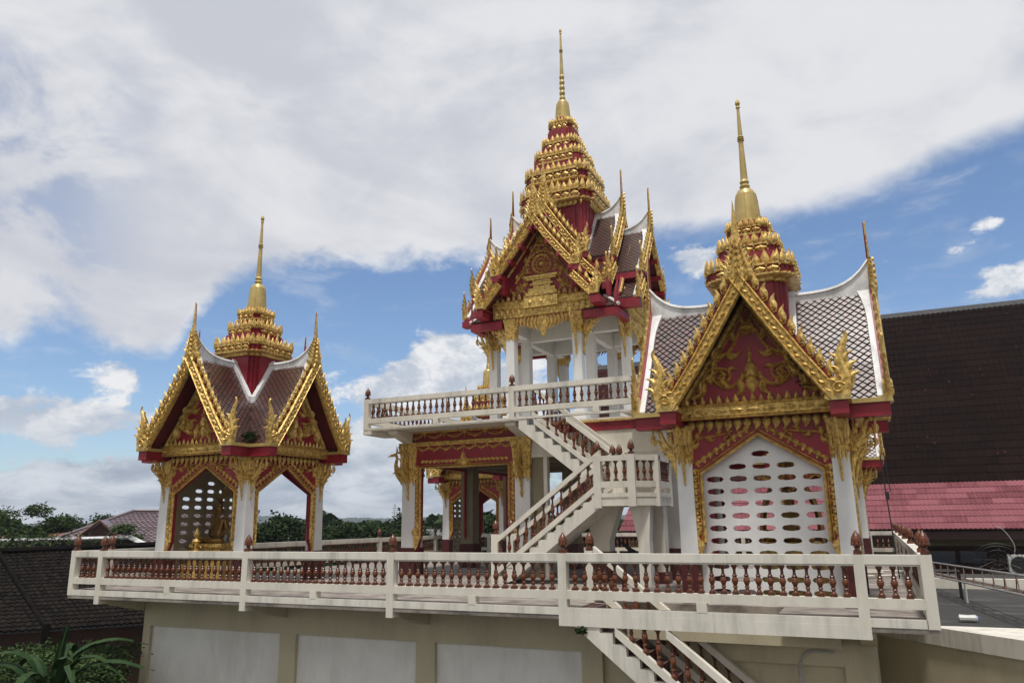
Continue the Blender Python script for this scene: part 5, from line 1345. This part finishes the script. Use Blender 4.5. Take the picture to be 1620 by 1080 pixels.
# cloud tones
def mixc(f, a, c):
    x = N.new('ShaderNodeMix'); x.data_type = 'RGBA'
    for i,q in ((0,f),(6,a),(7,c)):
        if isinstance(q,tuple): x.inputs[i].default_value = (*q,1)
        elif isinstance(q,(int,float)): x.inputs[i].default_value = q
        else: L.new(q, x.inputs[i])
    return x.outputs[2]
K = 10.   # background strength is 0.1
cw = tuple(K*q for q in (.77,.78,.81)); cg = tuple(K*q for q in (.58,.60,.665)); cwh = tuple(K*q for q in (.86,.87,.89)); cdk = tuple(K*q for q in (.36,.42,.52))
sheet = mixc(smooth(ma('ADD', ma('MULTIPLY', n3, .65), ma('MULTIPLY', n1, .35)), .38, .6), cg, cw)
cum = mixc(smooth(n2, .40, .62), tuple(K*q for q in (.50,.56,.66)), cwh)
lowgrey = mixc(smooth(n4, .36, .64), cdk, tuple(K*q for q in (.70,.74,.80)))
cum = mixc(smooth(el, 3.5, 8.5), lowgrey, cum)
cloud = mixc(smooth(ma('SUBTRACT', el, vb), -1.5, 1.5), cum, sheet)
sky = N.new('ShaderNodeTexSky'); sky.sky_type = 'NISHITA'; sky.sun_disc = False
sky.sun_elevation = math.asin(SUN.z); sky.sun_rotation = math.atan2(SUN.x, SUN.y); sky.altitude = 0; sky.air_density = 1.; sky.dust_density = .6; sky.ozone_density = 2.
blue = N.new('ShaderNodeMix'); blue.data_type = 'RGBA'; blue.blend_type = 'MULTIPLY'; blue.inputs[0].default_value = 1
L.new(sky.outputs[0], blue.inputs[6]); blue.inputs[7].default_value = (1.15,1.24,1.36,1)
# unseen overcast added behind the viewer to set the light on front faces
dp = N.new('ShaderNodeVectorMath'); dp.operation = 'DOT_PRODUCT'; L.new(nv.outputs[0], dp.inputs[0]); dp.inputs[1].default_value = Vector((.3,-.93,.1)).normalized()
rear_fill = smooth(dp.outputs['Value'], .0, .6)
cloud = mixc(rear_fill, cloud, tuple(K*q for q in (.70,.69,.68)))
mask = ma('MAXIMUM', mask, smooth(dp.outputs['Value'], .2, .5))
out = mixc(mask, blue.outputs[2], cloud)
bg = N.new('ShaderNodeBackground'); bg.inputs['Strength'].default_value = .1; L.new(out, bg.inputs['Color'])
wo = N.new('ShaderNodeOutputWorld'); L.new(bg.outputs[0], wo.inputs['Surface'])

sl = bpy.data.lights.new('sun','SUN'); sl.energy = 3.3; sl.angle = rad(7); sl.color = (1,.965,.9)
so = bpy.data.objects.new('sun',sl); COL.objects.link(so); so.rotation_euler = SUN.to_track_quat('Z','Y').to_euler()

S.view_settings.view_transform = 'Standard'; S.view_settings.look = 'None'; S.view_settings.exposure = 0; S.view_settings.gamma = 1
S.render.engine = 'CYCLES'
S.render.resolution_x = 1024; S.render.resolution_y = 682
S.cycles.max_bounces = 6
